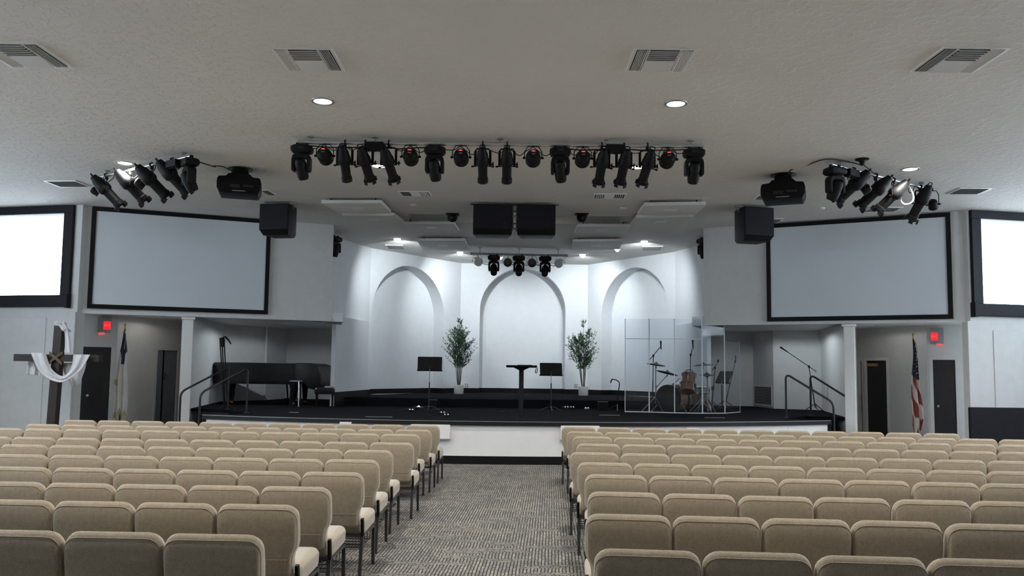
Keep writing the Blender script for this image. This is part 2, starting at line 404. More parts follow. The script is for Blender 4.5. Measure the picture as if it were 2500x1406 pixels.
# ---- window walls
def window_wall(side, a, b, n):
    wl = (uof(L(157, 620, a, b), a, b), ) if side < 0 else (uof(L(2392, 640, a, b), a, b), )
    ln = (V(b)-V(a)).length
    ztop, zbot = 4.69, 3.04
    u0, u1 = (.35, wl[0]) if side < 0 else (wl[0], ln-.35)
    wall = seg_wall(MB(), a, b, 0, HC, .22, [(u0, u1, zbot, ztop)])
    w_ = struct(wall.build('wall_window_left' if side < 0 else 'wall_window_right', 'wall', smooth=False))
    f = bpy.data.objects.new('window_%d' % n, None); COL.objects.link(f); f.location = on(a, b, (u0+u1)/2, 0); struct(f)
    f['label'] = 'bright window in a wide black frame beside the %s screen' % ('left' if side < 0 else 'right')
    fr = .215
    def bar(ua, ub, za, zb, nm, th=.07):
        m = MB(); m.slab([on(a, b, ua, za), on(a, b, ub, za), on(a, b, ub, zb), on(a, b, ua, zb)], on(a, b, 0, 0, th)-on(a, b, 0, 0))
        return m.build(nm, 'frame', f, world=True, smooth=False, bevel=.006, seg=1)
    bar(u0-fr, u1+fr, ztop, HC-.01, 'frame_top'); bar(u0-fr, u1+fr, zbot-.235, zbot, 'frame_sill', .09)
    bar(u0-fr, u0, zbot, ztop, 'frame_side'); bar(u1, u1+fr, zbot, ztop, 'frame_side')
    e0, e1 = (u1+fr-.05, u1+fr+.01) if side < 0 else (u0-fr-.03, u0-fr+.05)
    bar(e0, e1, zbot-.26, zbot+.02, 'sill_end', .12)
    # glass in slim sashes
    nsash = 3; sw = (u1-u0)/nsash
    for i in range(nsash):
        g = MB(); ua, ub = u0+i*sw, u0+(i+1)*sw
        g.slab([on(a, b, ua, zbot, -.1), on(a, b, ub, zbot, -.1), on(a, b, ub, ztop, -.1), on(a, b, ua, ztop, -.1)], on(a, b, 0, 0, -.106)-on(a, b, 0, 0, -.1))
        g.build('pane', 'pane', f, world=True, smooth=False)
    # portal guiding daylight through the opening
    ld = bpy.data.lights.new('daylight_portal', 'AREA'); ld.shape = 'RECTANGLE'; ld.size = u1-u0; ld.size_y = ztop-zbot; ld.cycles.is_portal = True
    lo = bpy.data.objects.new('daylight_portal', ld); COL.objects.link(lo); p = on(a, b, (u0+u1)/2, (zbot+ztop)/2, -.2); lo.location = p
    nrm = on(a, b, 0, 0, 1)-on(a, b, 0, 0); lo.rotation_euler = nrm.to_track_quat('-Z', 'Z').to_euler()
    # flat raised panel on the wall below
    if side < 0: ua, ub, zt = .3, uof(L(107, 900, a, b), a, b), L(60, 775, a, b).z
    else: ua, ub, zt = uof(L(2427, 900, a, b), a, b), ln-.2, L(2470, 807, a, b).z
    m = MB(); m.slab([on(a, b, ua, .1), on(a, b, ub, .1), on(a, b, ub, zt), on(a, b, ua, zt)], on(a, b, 0, 0, .014)-on(a, b, 0, 0))
    struct(m.build('trim_%d' % n, 'wall', smooth=False, bevel=.006, seg=1), 'flat painted panel on the wall under the %s window' % ('left' if side < 0 else 'right'))
    # pilaster strip next to the alcove
    if side < 0: ua, ub = uof(L(170, 900, a, b), a, b), ln
    else: ua, ub = 0, uof(L(2362, 900, a, b), a, b)
    m = MB(); m.slab([on(a, b, ua, 0), on(a, b, ub, 0), on(a, b, ub, 2.70), on(a, b, ua, 2.70)], on(a, b, 0, 0, .045)-on(a, b, 0, 0))
    struct(m.build('trim_%d' % (n+2), 'wall', smooth=False, bevel=.006, seg=1))
window_wall(-1, WL0, WL1, 1); window_wall(1, WR1, WR0, 2)

# ---- fascias that carry the screens, with the lower ledge and the soffit behind
for nm, a, b in (('wall_fascia_left', FL0, FL1), ('wall_fascia_right', FR1, FR0)):
    struct(seg_wall(MB(), a, b, FB, HC, .2).build(nm, 'wall', smooth=False))
    m = MB(); ln = (V(b)-V(a)).length
    m.slab([on(a, b, -.0, FB-.045), on(a, b, ln, FB-.045), on(a, b, ln, FB+.02), on(a, b, 0, FB+.02)], on(a, b, 0, 0, .03)-on(a, b, 0, 0))
    struct(m.build('trim_5' if nm.endswith('left') else 'trim_6', 'wall', smooth=False))
struct(MB().prism([(-10.2, 16.4), (FL0[0], FL0[1]+.1), (FL1[0], FL1[1]+.1), (-4.4, 18.9), (-3.85, 21.3), (-4.0, 24), (-10.2, 24)], FB, FB+.1).build('ceiling_alcove_left', 'wall', smooth=False))
struct(MB().prism([(FR1[0], FR1[1]+.1), (FR0[0], FR0[1]+.1), (10.6, 16.4), (10.6, 24), (4.5, 24), (4.42, 21.3), (4.66, 18.9)], FB, FB+.1).build('ceiling_alcove_right', 'wall', smooth=False))
struct(seg_wall(MB(), FL1, CLu, FB, HC, .15).build('wall_return_left', 'wall', smooth=False))
struct(seg_wall(MB(), CRu, FR1, FB, HC, .15).build('wall_return_right', 'wall', smooth=False))
# ledges at the stage side of each fascia
struct(MB().prism([(FL1[0]-.05, FL1[1]+.02), (FL1[0]+.25, FL1[1]+.06), (CL[0]+.10, CL[1]+.12), (CL[0]-.02, CL[1]+.25), (CLu[0]-.02, CLu[1]+.2)], FB-.05, FB+.15).build('trim_7', 'stagewall', smooth=False))
struct(MB().prism([(FR1[0]-.25, FR1[1]+.06), (FR1[0]+.05, FR1[1]+.02), (CRu[0]+.02, CRu[1]+.2), (CRr[0]+.02, CRr[1]+.25), (CRr[0]-.10, CRr[1]+.12)], FB-.05, FB+.15).build('trim_8', 'stagewall', smooth=False))

# ---- rear stage walls with arched niches
def arch_wall(name, a, b, z0, z1, u0, r, ztop, depth, label):
    d = unit(a, b); ln = (V(b)-V(a)).length; m = MB(); N = 28
    zs = ztop-r
    arch = [(u0-r, z0)]+[(u0-r*math.cos(PI*i/N), zs+r*math.sin(PI*i/N)) for i in range(N+1)]+[(u0+r, z0)]
    q = lambda u, z, o=0: on(a, b, u, z, o)
    m.add([q(0, z0), q(u0-r, z0), q(u0-r, z1), q(0, z1)], [(0, 1, 2, 3)])
    m.add([q(u0+r, z0), q(ln, z0), q(ln, z1), q(u0+r, z1)], [(0, 1, 2, 3)])
    for i in range(1, N+1):
        (ua, za), (ub, zb) = arch[i], arch[i+1]
        m.add([q(ua, za), q(ub, zb), q(ub, z1), q(ua, z1)], [(0, 1, 2, 3)])
    wall = struct(m.build(name, 'stagewall', smooth=False), label)
    m = MB(); ring0 = [q(u, z) for u, z in arch]; ring1 = [q(u, z, -depth) for u, z in arch]
    n = len(arch)
    m.add(ring0+ring1, [(i, i+1, n+i+1, n+i) for i in range(n-1)])
    rv = m.build('niche_reveal', 'stagewall', wall); rv.location = (0, 0, 0)
    for v in rv.data.vertices: v.co = v.co-wall.location
    m = MB(); m.add(ring1, [tuple(range(n))]); bk = m.build('niche_back', 'stagewall', wall, smooth=False)
    for v in bk.data.vertices: v.co = v.co-wall.location
    # dark skirting: in front of the wall and inside the niche
    sk = MB(); h = .14
    def skb(p0, p1, nn):
        sk.slab([p0, p1, p1+V((0, 0, h)), p0+V((0, 0, h))], nn)
    fo = q(0, 0, .02)-q(0, 0)
    skb(q(0, z0), q(u0-r, z0), fo); skb(q(u0+r, z0), q(ln, z0), fo); skb(q(u0-r, z0, -depth), q(u0+r, z0, -depth), fo)
    skb(q(u0-r, z0), q(u0-r, z0, -depth), d*.02); skb(q(u0+r, z0, -depth), q(u0+r, z0), d*-.02)
    return wall, sk
za = DECK2
skirts = []
uL0, uL1 = uof(L(905, 860, BL, AL), BL, AL), uof(L(1083, 860, BL, AL), BL, AL)
zL = L(985, 647, BL, AL).z
w1, s1 = arch_wall('wall_stage_left', BL, AL, za, HC, (uL0+uL1)/2, (uL1-uL0)/2, zL, .42, 'white angled stage wall with an arched niche behind the left tree')
uC0, uC1 = uof(L(1170, 860, AL, AR), AL, AR), uof(L(1380, 860, AL, AR), AL, AR)
w2, s2 = arch_wall('wall_stage_center', AL, AR, za, HC, (uC0+uC1)/2, (uC1-uC0)/2, L(1275, 655, AL, AR).z, .42, 'white central stage wall with an arched niche between two trees')
uR0, uR1 = uof(L(1468, 860, AR, BR), AR, BR), uof(L(1633, 860, AR, BR), AR, BR)
w3, s3 = arch_wall('wall_stage_right', AR, BR, za, HC, (uR0+uR1)/2, (uR1-uR0)/2, L(1555, 652, AR, BR).z, .42, 'white angled stage wall with an arched niche behind the drums')
for s_, n_ in ((s1, 'baseboard_left'), (s2, 'baseboard_center'), (s3, 'baseboard_right')): struct(s_.build(n_, 'black', smooth=False))
for nm, a, b in (('wall_stage_side_left', CL, BL), ('wall_stage_side_right', BR, CRr)):
    struct(seg_wall(MB(), a, b, DECK, FB+.15, .1).build(nm, 'stagewall', smooth=False))
    a2_, b2_ = (CLu, b) if 'left' in nm else (a, CRu)
    struct(seg_wall(MB(), a2_, b2_, FB+.05, HC, .1).build(nm.replace('side', 'upper'), 'stagewall', smooth=False))
    m = MB(); ln = (V(b)-V(a)).length; m.slab([on(a, b, 0, DECK), on(a, b, ln, DECK), on(a, b, ln, DECK2+.14), on(a, b, 0, DECK2+.14)], on(a, b, 0, 0, .02)-on(a, b, 0, 0))
    struct(m.build('baseboard_side_left' if 'left' in nm else 'baseboard_side_right', 'black', smooth=False))

# ---- alcoves below the fascias: columns, wing walls, door walls, recesses
def door(wallname, a, b, doors, ztop, label, n):
    """wall with door openings; doors = list of (u0,u1,zdoor)"""
    struct(seg_wall(MB(), a, b, 0, ztop, .12, [(u0, u1, -.01, zd) for u0, u1, zd in doors]).build(wallname, 'wall', smooth=False), label)
colL = pl(L(452, 900, FL0, FL1)); colR = pl(L(2078, 900, FR1, FR0))
# left
dA, dB, dC, dE = (-9.9, 16.60), pl(P(283, 900, 17.3)), pl(P(440, 900, 19.4)), pl(P(545, 900, 20.8))
u0, u1, zt = uof(L(180, 900, dA, dB), dA, dB), uof(L(272, 900, dA, dB), dA, dB), L(250, 845, dA, dB).z
door('wall_exit_left', dA, dB, [(u0, u1, zt)], FB, 'painted alcove wall under the left screen', 0)
def leaf(n, a, b, u0, u1, zt, mt, label, back=.05, knob=None, knobm='chrome', jamb='wall'):
    f = bpy.data.objects.new('door_%d' % n, None); COL.objects.link(f); f.location = on(a, b, (u0+u1)/2, 0); struct(f, label)
    m = MB(); m.slab([on(a, b, u0+.02, 0.01, -back), on(a, b, u1-.02, 0.01, -back), on(a, b, u1-.02, zt-.02, -back), on(a, b, u0+.02, zt-.02, -back)], on(a, b, 0, 0, -.045)-on(a, b, 0, 0))
    d_ = m.build('leaf', mt, f, world=True, smooth=False)
    m = MB()
    for ua, ub, z0, z1 in ((u0-.05, u0+.02, 0, zt+.05), (u1-.02, u1+.05, 0, zt+.05), (u0+.02, u1-.02, zt-.02, zt+.05)):
        m.slab([on(a, b, ua, z0, .012), on(a, b, ub, z0, .012), on(a, b, ub, z1, .012), on(a, b, ua, z1, .012)], on(a, b, 0, 0, -.12)-on(a, b, 0, 0))
    m.build('jamb', jamb, f, world=True, smooth=False)
    if knob:
        m = MB()
        for ku, kz, kr in knob:
            p = on(a, b, ku, kz, -back); q = on(a, b, ku, kz, -back+.06); m.tube([p, q], [kr*.6, kr], 10)
        m.build('handle', knobm, f, world=True)
    return f
leaf(1, dA, dB, u0, u1, zt, 'door', 'black exit door behind the wooden cross, left alcove', .03, [(u0+.28, L(228, 965, dA, dB).z, .028)])
ua, ub, zt2 = uof(L(381, 900, dB, dC), dB, dC), uof(L(434, 900, dB, dC), dB, dC), L(408, 853, dB, dC).z
door('wall_alcove_left', dB, dC, [(ua, ub, zt2)], FB, 'painted receding wall behind the white flag', 0)
um = uof(L(399, 900, dB, dC), dB, dC)
d2 = leaf(2, dB, dC, ua, ub, zt2, 'doorblue', 'slate grey double door between flag and column on the left', .02,
     [(uof(L(403, 912, dB, dC), dB, dC), L(403, 912, dB, dC).z, .03), (uof(L(402, 923, dB, dC), dB, dC), L(402, 923, dB, dC).z, .03)])
m = MB(); m.slab([on(dB, dC, um-.015, .01, -.0), on(dB, dC, um+.015, .01, -.0), on(dB, dC, um+.015, zt2-.02, -.0), on(dB, dC, um-.015, zt2-.02, -.0)], on(dB, dC, 0, 0, -.03)-on(dB, dC, 0, 0))
m.build('astragal', 'black', d2, world=True, smooth=False)
struct(seg_wall(MB(), dC, dE, 0, FB, .12).build('wall_alcove_back_left', 'wall', smooth=False))
gL, gL2 = pl(P(652, 900, 21.8)), pl(P(699, 900, 22.9))
struct(seg_wall(MB(), (colL[0], colL[1]+.1), dE, 0, FB, .14, side=1).build('wall_wing_left', 'wall', smooth=False))
struct(seg_wall(MB(), dE, gL, 0, FB, .12).build('wall_piano_back', 'wall', smooth=False))
struct(seg_wall(MB(), gL, gL2, 0, FB, .12).build('wall_recess_side_left', 'wall', smooth=False))
struct(seg_wall(MB(), gL2, (-3.9, 22.6), 0, FB, .12).build('wall_recess_left', 'wall', smooth=False))
m = MB(); m.box((gL[0]-.02, gL[1]-.06, FB/2), (.05, .08, FB)); struct(m.build('trim_9', 'white', smooth=False, bevel=.006, seg=1), 'slim white corner post behind the covered piano')
def column(c, n, label):
    a, b = (FL0, FL1) if c is colL else (FR1, FR0)
    d = unit(a, b); ang = math.atan2(d.y, d.x)
    m = MB(); m.box((c[0], c[1]+.06, (FB-.06)/2), (.20, .20, FB-.06), rz=ang); m.box((c[0], c[1]+.06, FB-.08), (.27, .25, .05), rz=ang)
    struct(m.build('trim_%d' % n, 'white', smooth=False, bevel=.006, seg=1), label)
column(colL, 10, 'square white column under the left screen by the stage stairs')
column(colR, 11, 'square white column under the right screen by the stage stairs')
# right
eA, eB, eC, eE = (10.3, 16.55), pl(P(2264, 900, 17.2)), pl(P(2093, 900, 19.3)), pl(P(2005, 900, 19.9))
u0, u1, zt = uof(L(2275, 900, eB, eA), eB, eA), uof(L(2335, 900, eB, eA), eB, eA), L(2295, 876, eB, eA).z
door('wall_exit_right', eB, eA, [(u0, u1, zt)], FB, 'painted alcove wall under the right screen', 0)
leaf(3, eB, eA, u0, u1, zt, 'door', 'black exit door right of the striped flag', .03, [(u0+.1, 1.0, .028)])
ua, ub, zt2 = uof(L(2166, 900, eB, eC), eC, eB), uof(L(2112, 900, eB, eC), eC, eB), L(2138, 878, eB, eC).z
ua, ub = min(ua, ub), max(ua, ub)
uc = uof(L(2096, 900, eC, eB), eC, eB)
door('wall_alcove_right', eC, eB, [(ua, ub, zt2), (max(uc, .02), ua-.08, zt2)], FB, 'painted receding wall behind the striped flag', 0)
d4 = leaf(4, eC, eB, ua, ub, zt2, 'door', 'black door with an amber plate beside the right column', .04, None, jamb='white')
pa, pb = L(2113, 887, eC, eB), L(2140, 894, eC, eB)
m = MB(); q0, q1 = uof(pa, eC, eB), uof(pb, eC, eB)
m.slab([on(eC, eB, q0, pb.z, -.035), on(eC, eB, q1, pb.z, -.035), on(eC, eB, q1, pa.z, -.035), on(eC, eB, q0, pa.z, -.035)], on(eC, eB, 0, 0, .012)-on(eC, eB, 0, 0))
m.build('plate', 'orange', d4, world=True, smooth=False)
d5 = leaf(5, eC, eB, max(uc, .02), ua-.08, zt2, 'grey', 'grey metal door leaf with pull handle against the right column', .05, None, jamb='white')
m = MB(); hu = (max(uc, .02)+ua-.08)/2
zt_, zb_ = L(2100, 965, eC, eB).z, L(2100, 1000, eC, eB).z
m.tube([on(eC, eB, hu, zt_, -.05), on(eC, eB, hu, zt_, .02), on(eC, eB, hu, zb_, .02), on(eC, eB, hu, zb_, -.05)], .015, 8); m.build('pull_handle', 'chrome', d5, world=True)
gR, gR2 = pl(P(1888, 900, 20.4)), pl(P(1839, 900, 21.6))
struct(seg_wall(MB(), eE, eC, 0, FB, .12).build('wall_alcove_back_right', 'wall', smooth=False))
struct(seg_wall(MB(), eE, (colR[0], colR[1]+.1), 0, FB, .14, side=1).build('wall_wing_right', 'wall', smooth=False))
struct(seg_wall(MB(), gR, eE, 0, FB, .12).build('wall_mic_back', 'wall', smooth=False))
struct(seg_wall(MB(), gR2, gR, 0, FB, .12).build('wall_recess_side_right', 'wall', smooth=False))
struct(seg_wall(MB(), (4.42, 21.9), gR2, 0, FB, .12).build('wall_recess_right', 'wall', smooth=False))

# ------------------------------------------------------------------ stage
def circ3(p, q, r):
    ax, ay, bx, by, cx, cy = *p, *q, *r
    D = 2*(ax*(by-cy)+bx*(cy-ay)+cx*(ay-by))
    ux = ((ax*ax+ay*ay)*(by-cy)+(bx*bx+by*by)*(cy-ay)+(cx*cx+cy*cy)*(ay-by))/D
    uy = ((ax*ax+ay*ay)*(cx-bx)+(bx*bx+by*by)*(ax-cx)+(cx*cx+cy*cy)*(bx-ax))/D
    return ux, uy, math.hypot(ax-ux, ay-uy)
SL, SM, SR = pl(Z(494, 1013, DECK)), pl(Z(1260, 1030, DECK)), pl(Z(2029, 1027, DECK))
ccx, ccy, cr = circ3(SL, SM, SR)
t0, t1 = math.atan2(SL[1]-ccy, SL[0]-ccx), math.atan2(SR[1]-ccy, SR[0]-ccx)
if t0 > 0: t0 -= 2*PI
def arcp(t, off=0): a = t0+(t1-t0)*t; return (ccx+(cr+off)*math.cos(a), ccy+(cr+off)*math.sin(a))
NA = 60
front = [arcp(i/NA) for i in range(NA+1)]
LN1, LN2 = (SL[0]+.75, SL[1]+.62), (SL[0]-.12, SL[1]+1.75)      # stair notch corners
RN1, RN2 = (SR[0]-.80, SR[1]+.55), (SR[0]+.10, SR[1]+1.50)
stage = thing('stage', 'low curved stage with charcoal carpet top and white front', 'stage', (0.1, 16, 0))
poly = front + [RN1, RN2, (colR[0]+.1, colR[1]+.6), (8.2, 21), (7.5, 24.6), (-7.5, 24.6), (-8.4, 21.5), (colL[0]-.1, colL[1]+.6), LN2, LN1]
MB().prism(poly, DECK-.06, DECK).build('deck', 'deck', stage, world=True, smooth=False)
# front: separate white panels, dark toe kick, edge trim
BRK = [0, .085, .32, .70, .915, 1]
for i in range(5):
    m = MB(); g = .00022
    a_, b_ = BRK[i]+g, BRK[i+1]-g; NS = 16
    outer = [arcp(a_+(b_-a_)*k/NS, -.03) for k in range(NS+1)]; inner = [arcp(a_+(b_-a_)*k/NS, -.07) for k in range(NS+1)]
    m.prism(outer+inner[::-1], .145, DECK-.06); m.build('front_panel', 'stagefront', stage, world=True, smooth=False)
outer = [arcp(k/NA, -.045) for k in range(NA+1)]; inner = [arcp(k/NA, -.09) for k in range(NA+1)]
MB().prism(outer+inner[::-1], 0, .145).build('toe_kick', 'black', stage, world=True, smooth=False)
outer = [arcp(k/NA, .012) for k in range(NA+1)]; inner = [arcp(k/NA, -.02) for k in range(NA+1)]
MB().prism(outer+inner[::-1], DECK-.07, DECK-.004).build('edge_trim', 'blackm', stage, world=True, smooth=False)
m = MB()
m.tube([(*arcp(k/NA, .004), DECK+.002) for k in range(NA+1)], .006, 6)
m.build('nosing', 'silver', stage, world=True)
# upper platform
MB().prism([(-4.05, 19.55), (-1.5, 19.35), (2.2, 19.35), (4.55, 19.55), (4.45, 21.3), (2.6, 24.7), (-1.9, 24.7), (-3.9, 21.3)], DECK-.02, DECK2).build('upper_platform', 'deck', stage, world=True, smooth=False)
# side stairs, cut into the stage ends
def stairs(bot, top, label, n=4):
    b0, b1 = V((*bot[0], 0)), V((*bot[1], 0)); q0, q1 = V((*top[0], 0)), V((*top[1], 0))
    t = thing('stage_stairs', label, 'stairs', (b0+b1)/2)
    for i in range(n):
        a0, a1 = b0.lerp(q0, i/n), b1.lerp(q1, i/n); c0, c1 = b0.lerp(q0, (i+1)/n), b1.lerp(q1, (i+1)/n)
        MB().prism([(p.x, p.y) for p in (a0, a1, q1, q0)], i*DECK/(n+1)+(.0 if i == 0 else .001), (i+1)*DECK/(n+1)).build('step', 'deck', t, world=True, smooth=False)
    MB().prism([(p.x, p.y) for p in (q0, q1, q1+(q1-b1)*.02, q0+(q0-b0)*.02)], 0, DECK-.061).build('riser', 'deck', t, world=True, smooth=False)
    return t
stairs(((SR[0]+.0, SR[1]+.03), (SR[0]+.86, SR[1]+.95)), (RN1, RN2), 'short black carpeted stairs at the right end of the stage')
stairs(((SL[0]-.86, SL[1]+1.1), (SL[0]-.0, SL[1]+.03)), (LN2, LN1), 'short black carpeted stairs at the left end of the stage')
# stage end cheek (white) beside the right stairs
def cheek(a, b, nm):
    m = MB(); d = unit(a, b); m.slab([V((*a, .0)), V((*b, 0)), V((*b, DECK-.06)), V((*a, DECK-.06))], V((-d.y, d.x, 0))*.04); m.build(nm, 'black', stage, world=True, smooth=False)
cheek(SR, RN1, 'end_panel'); cheek(LN1, SL, 'end_panel')
# ------------------------------------------------------------------ chairs
def chair_proto():
    t = thing('stacking_chair', 'prototype chair label to be replaced soon', 'chair'); LABELS.clear()
    # backrest outline in x-z
    W, wl, zt, zb, zn = .252, .216, .852, .40, .55
    out = []
    r = .075
    for i in range(6): a = PI/2*i/5; out.append((W-r+r*math.cos(a), zt-r+r*math.sin(a)))
    for i in range(6): a = PI/2+PI/2*i/5; out.append((-W+r+r*math.cos(a), zt-r+r*math.sin(a)))
    left = [(-W-.002, .70), (-W, .625), (-W+.007, .59), (-wl-.008, zn), (-wl, zn-.04), (-wl, zb+.02), (-wl+.02, zb)]
    out += left + [(-x, z) for x, z in reversed(left)]
    lean = math.radians(9)
    def place(x, z, y):
        dz = z-.42; bow = -.018*(1-(x/W)**2)*0
        return V((x, -.205+y-dz*math.sin(lean)+bow, .42+dz*math.cos(lean)))
    T = .10
    rings = []
    def shrink(s_, dz):                       # fuller roll along the top edge than along the sides
        return [(x*(1-s_*.4/W), z-(s_+dz)*max(0, (z-.58)/.27)**2.2+(s_*.4 if z < .5 else 0)) for x, z in out]
    for y, s_, dz in ((-T/2, .060, .075), (-T/2+.003, .042, .052), (-T/2+.010, .026, .030), (-T/2+.021, .013, .013), (-T/2+.036, .004, .003), (0, 0, 0), (T/2-.030, .004, .003), (T/2-.014, .016, .016), (T/2-.004, .036, .034), (T/2, .055, .055)):
        rings.append([place(x, z, y) for x, z in shrink(s_, dz)])
    m = MB(); m.loft(rings); b = m.build('backrest', 'beige', t)
    pip = [place(x, z, -T/2+.0195) for x, z in shrink(.0135, .0135)]
    MB().tube(pip, .0022, 4, closed=True).build('piping', 'beige', b)
    # seam above the lower panel
    m = MB(); m.tube([place(x, .515, -T/2-.001) for x in (-.19, -.1, 0, .1, .19)], .003, 4); m.tube([place(.175, z, -T/2-.001) for z in (.515, .42)], .0022, 4); m.build('seam', 'beige', b)
    # seat
    pts = rrect(.496, .47, .055, 4, 0, .045); rings = []
    for z, ins in ((.345, .02), (.352, .008), (.37, .002), (.43, 0), (.455, .006), (.471, .02), (.478, .045)):
        rings.append([V((x, y, z+.012*(y-.045)/.235-(.03*max(0, (y-.2)/.08)**2 if z > .45 else 0))) for x, y in inset(pts, ins)])
    MB().loft(rings).build('seat', 'beige', t)
    # frame
    for sx in (-1, 1):
        MB().beam((sx*.232, -.185, .36), (sx*.232, -.245, 0.0), .026, .026).build('leg', 'leg', t, smooth=False)
        MB().beam((sx*.232, .245, .35), (sx*.232, .265, 0.0), .026, .026).build('leg', 'leg', t, smooth=False)
        MB().beam((sx*.240, -.232, .475), (sx*.240, -.205, .335), .022, .03).build('bracket', 'black', t, smooth=False)
    m = MB()
    for sx in (-1, 1): m.beam((sx*.232, -.2, .335), (sx*.232, .25, .335), .026, .026)
    m.beam((-.232, -.2, .335), (.232, -.2, .335), .026, .026); m.beam((-.232, .25, .335), (.232, .25, .335), .026, .026)
    m.build('seat_frame', 'leg', t, smooth=False)
    m = MB()
    for y in (-.16, -.05, .06, .17): m.tube([(-.225, y, .32), (-.215, y, .23), (.215, y, .23), (.225, y, .32)], .005, 4)
    for x in (-.215, 0, .215): m.tube([(x, -.21, .23), (x, .2, .23)], .005, 4)
    m.build('book_rack', 'leg', t, smooth=False)
    return t
proto = chair_proto(); remember(proto)
first = [True]
def put_chair(x, y, rz, label, group):
    o = proto if first[0] else copy_tree(proto); first[0] = False
    o.location = (x, y, 0); o.rotation_euler = (0, 0, rz); tag(o, label, 'chair', group)
# aisle chair of each row; row 1 nearest the stage
rowsL = [(-1.279, 12.11), (-1.312, 11.23), (-1.386, 10.5), (-1.326, 9.36), (-1.441, 8.53), (-1.439, 7.67), (-1.416, 6.8), (-1.503, 5.99), (-1.532, 5.26), (-1.481, 4.39)]
rowsR = [(1.028, 12.15), (1.041, 11.28), (1.061, 10.47), (1.03, 9.52), (0.884, 8.56), (0.889, 7.67), (0.883, 6.84), (0.819, 5.92), (0.721, 5.08), (0.681, 4.16)]
def project(x, y, z):
    q = CR.transposed() @ (V((x, y, z))-CAM); return CX+F*q.x/-q.z, CY-F*q.y/-q.z
for side, rows in ((-1, rowsL), (1, rowsR)):
    for ri, (xe, yd) in enumerate(rows):
        tilt = math.radians(2.0 if side < 0 else 4.6)
        dirv = V((side*math.cos(tilt), -side*math.sin(tilt)))
        lim = [11, 11, 99][min(ri, 2)] if side < 0 else [11, 12, 99][min(ri, 2)]
        for k in range(lim):
            jx, jy, jr = 0, random.uniform(-.012, .012), random.uniform(-.006, .006)
            p = V((xe, yd)) + dirv*(k*.514) + V((jx, jy))
            ed = project(p.x-side*.26, p.y-.2, .8)[0]
            if (side < 0 and ed < -4) or (side > 0 and ed > 2504): break
            if project(p.x, p.y-.25, .86)[1] > 1420: break
            lab = 'beige padded chair %s of the aisle, %s row from the stage, %s from the aisle' % ('left' if side < 0 else 'right', ORD[ri+1], ORD[k+1])
            put_chair(p.x, p.y, -tilt+jr, lab, 'beige stacking chairs in rows facing the stage')
# ------------------------------------------------------------------ downlights
def downlight(x, y, label, power, color, lens, r=.105, group='recessed ceiling downlights', ang=150, name='downlight', blend=.6):
    t = thing(name, label, 'ceiling light', (x, y, HC), group=group)
    m = MB(); m.lathe([(r, -.002), (r+.006, -.010), (r+.03, -.008), (r+.034, .001), (r+.02, .001), (r, .001)], 28, cap=False); m.build('trim_ring', 'grey', t)
    m = MB(); m.lathe([(.001, -.004), (r*.6, -.006), (r, -.003), (r, .0)], 28, cap=False); m.build('lens', lens, t)
    ld = bpy.data.lights.new('lamp', 'SPOT'); ld.energy = power; ld.color = color; ld.spot_size = math.radians(ang); ld.spot_blend = blend; ld.shadow_soft_size = r*.8
    lo = bpy.data.objects.new('lamp', ld); COL.objects.link(lo); lo.parent = t; lo.location = (0, 0, -.03)
    return t
vis = {}
for px, py, lab in ((788, 247, 'round lit downlight between left ceiling vent and long light bar'), (1650, 253, 'round lit downlight between right ceiling vent and long light bar'),
                    (925, 405, 'lit downlight behind the third lantern of the long light bar'), (1557, 408, 'lit downlight behind the right end of the long light bar'),
                    (305, 398, 'lit downlight above the left cluster of stage lanterns'), (2222, 413, 'lit downlight above the right cluster of stage lanterns')):
    p = Z(px, py, HC); downlight(p.x, p.y, lab, HALL_W, HALL_C, 'lamp')
# the same grid carries on above and behind the viewer
for iy, y in enumerate((9.4, 6.1, 4.3)):
    for ix, x in enumerate((-10.6, -7.0, -2.2, 2.0, 7.0, 10.8)):
        if iy == 0 and ix in (2, 3): continue
        downlight(x, y, 'recessed downlight above the seats, ceiling row %s, column %s' % (ORD[iy+1], ORD[ix+1]), HALL_W, HALL_C, 'lamp')
for px, py, lab in ((970, 588, 'glowing stage downlight over the left arched niche'), (1123, 620, 'glowing stage downlight left of the rear light bar'),
                    (1222, 633, 'small stage downlight glowing behind the rear light bar'), (1422, 626, 'glowing stage downlight right of the rear light bar'),
                    (1507, 614, 'dimmer stage downlight beside the right ceiling panel'), (1573, 594, 'glowing stage downlight over the right arched niche')):
    p = Z(px, py, HC-.06); small = 'dimmer' in lab or 'small' in lab
    t = downlight(p.x, p.y, lab, STAGE_W*(.3 if small else 1), STAGE_C, 'slamp', .085, 'stage downlights', 122 if px in (970, 1573) else 110, blend=.85)
    # eyeball: a glowing globe swivelled towards the wall
    m = MB(); r = .055 if small else .085; m.lathe([(r*math.sin(a), -.012-r*(1-math.cos(a))*-1*0-r*math.cos(a)) for a in [PI*(.02+.5*k/7) for k in range(8)]], 20); m.build('globe', 'slamp', t)
    goal = V({970: (-2.7, 22.4, 3.1), 1123: (-1.6, 24.1, 3.4), 1222: (.3, 24.1, 2.2), 1422: (2.3, 24.1, 3.4), 1507: (2.9, 23.2, 2.2), 1573: (3.45, 22.4, 3.1)}[px])
    lo = [c_ for c_ in COL.objects if c_.parent == t and c_.type == 'LIGHT'][0]
    lo.location = (0, 0, -.13); lo.rotation_euler = (goal-V((p.x, p.y, HC-.13))).to_track_quat('-Z', 'Y').to_euler(); lo.data.shadow_soft_size = .05

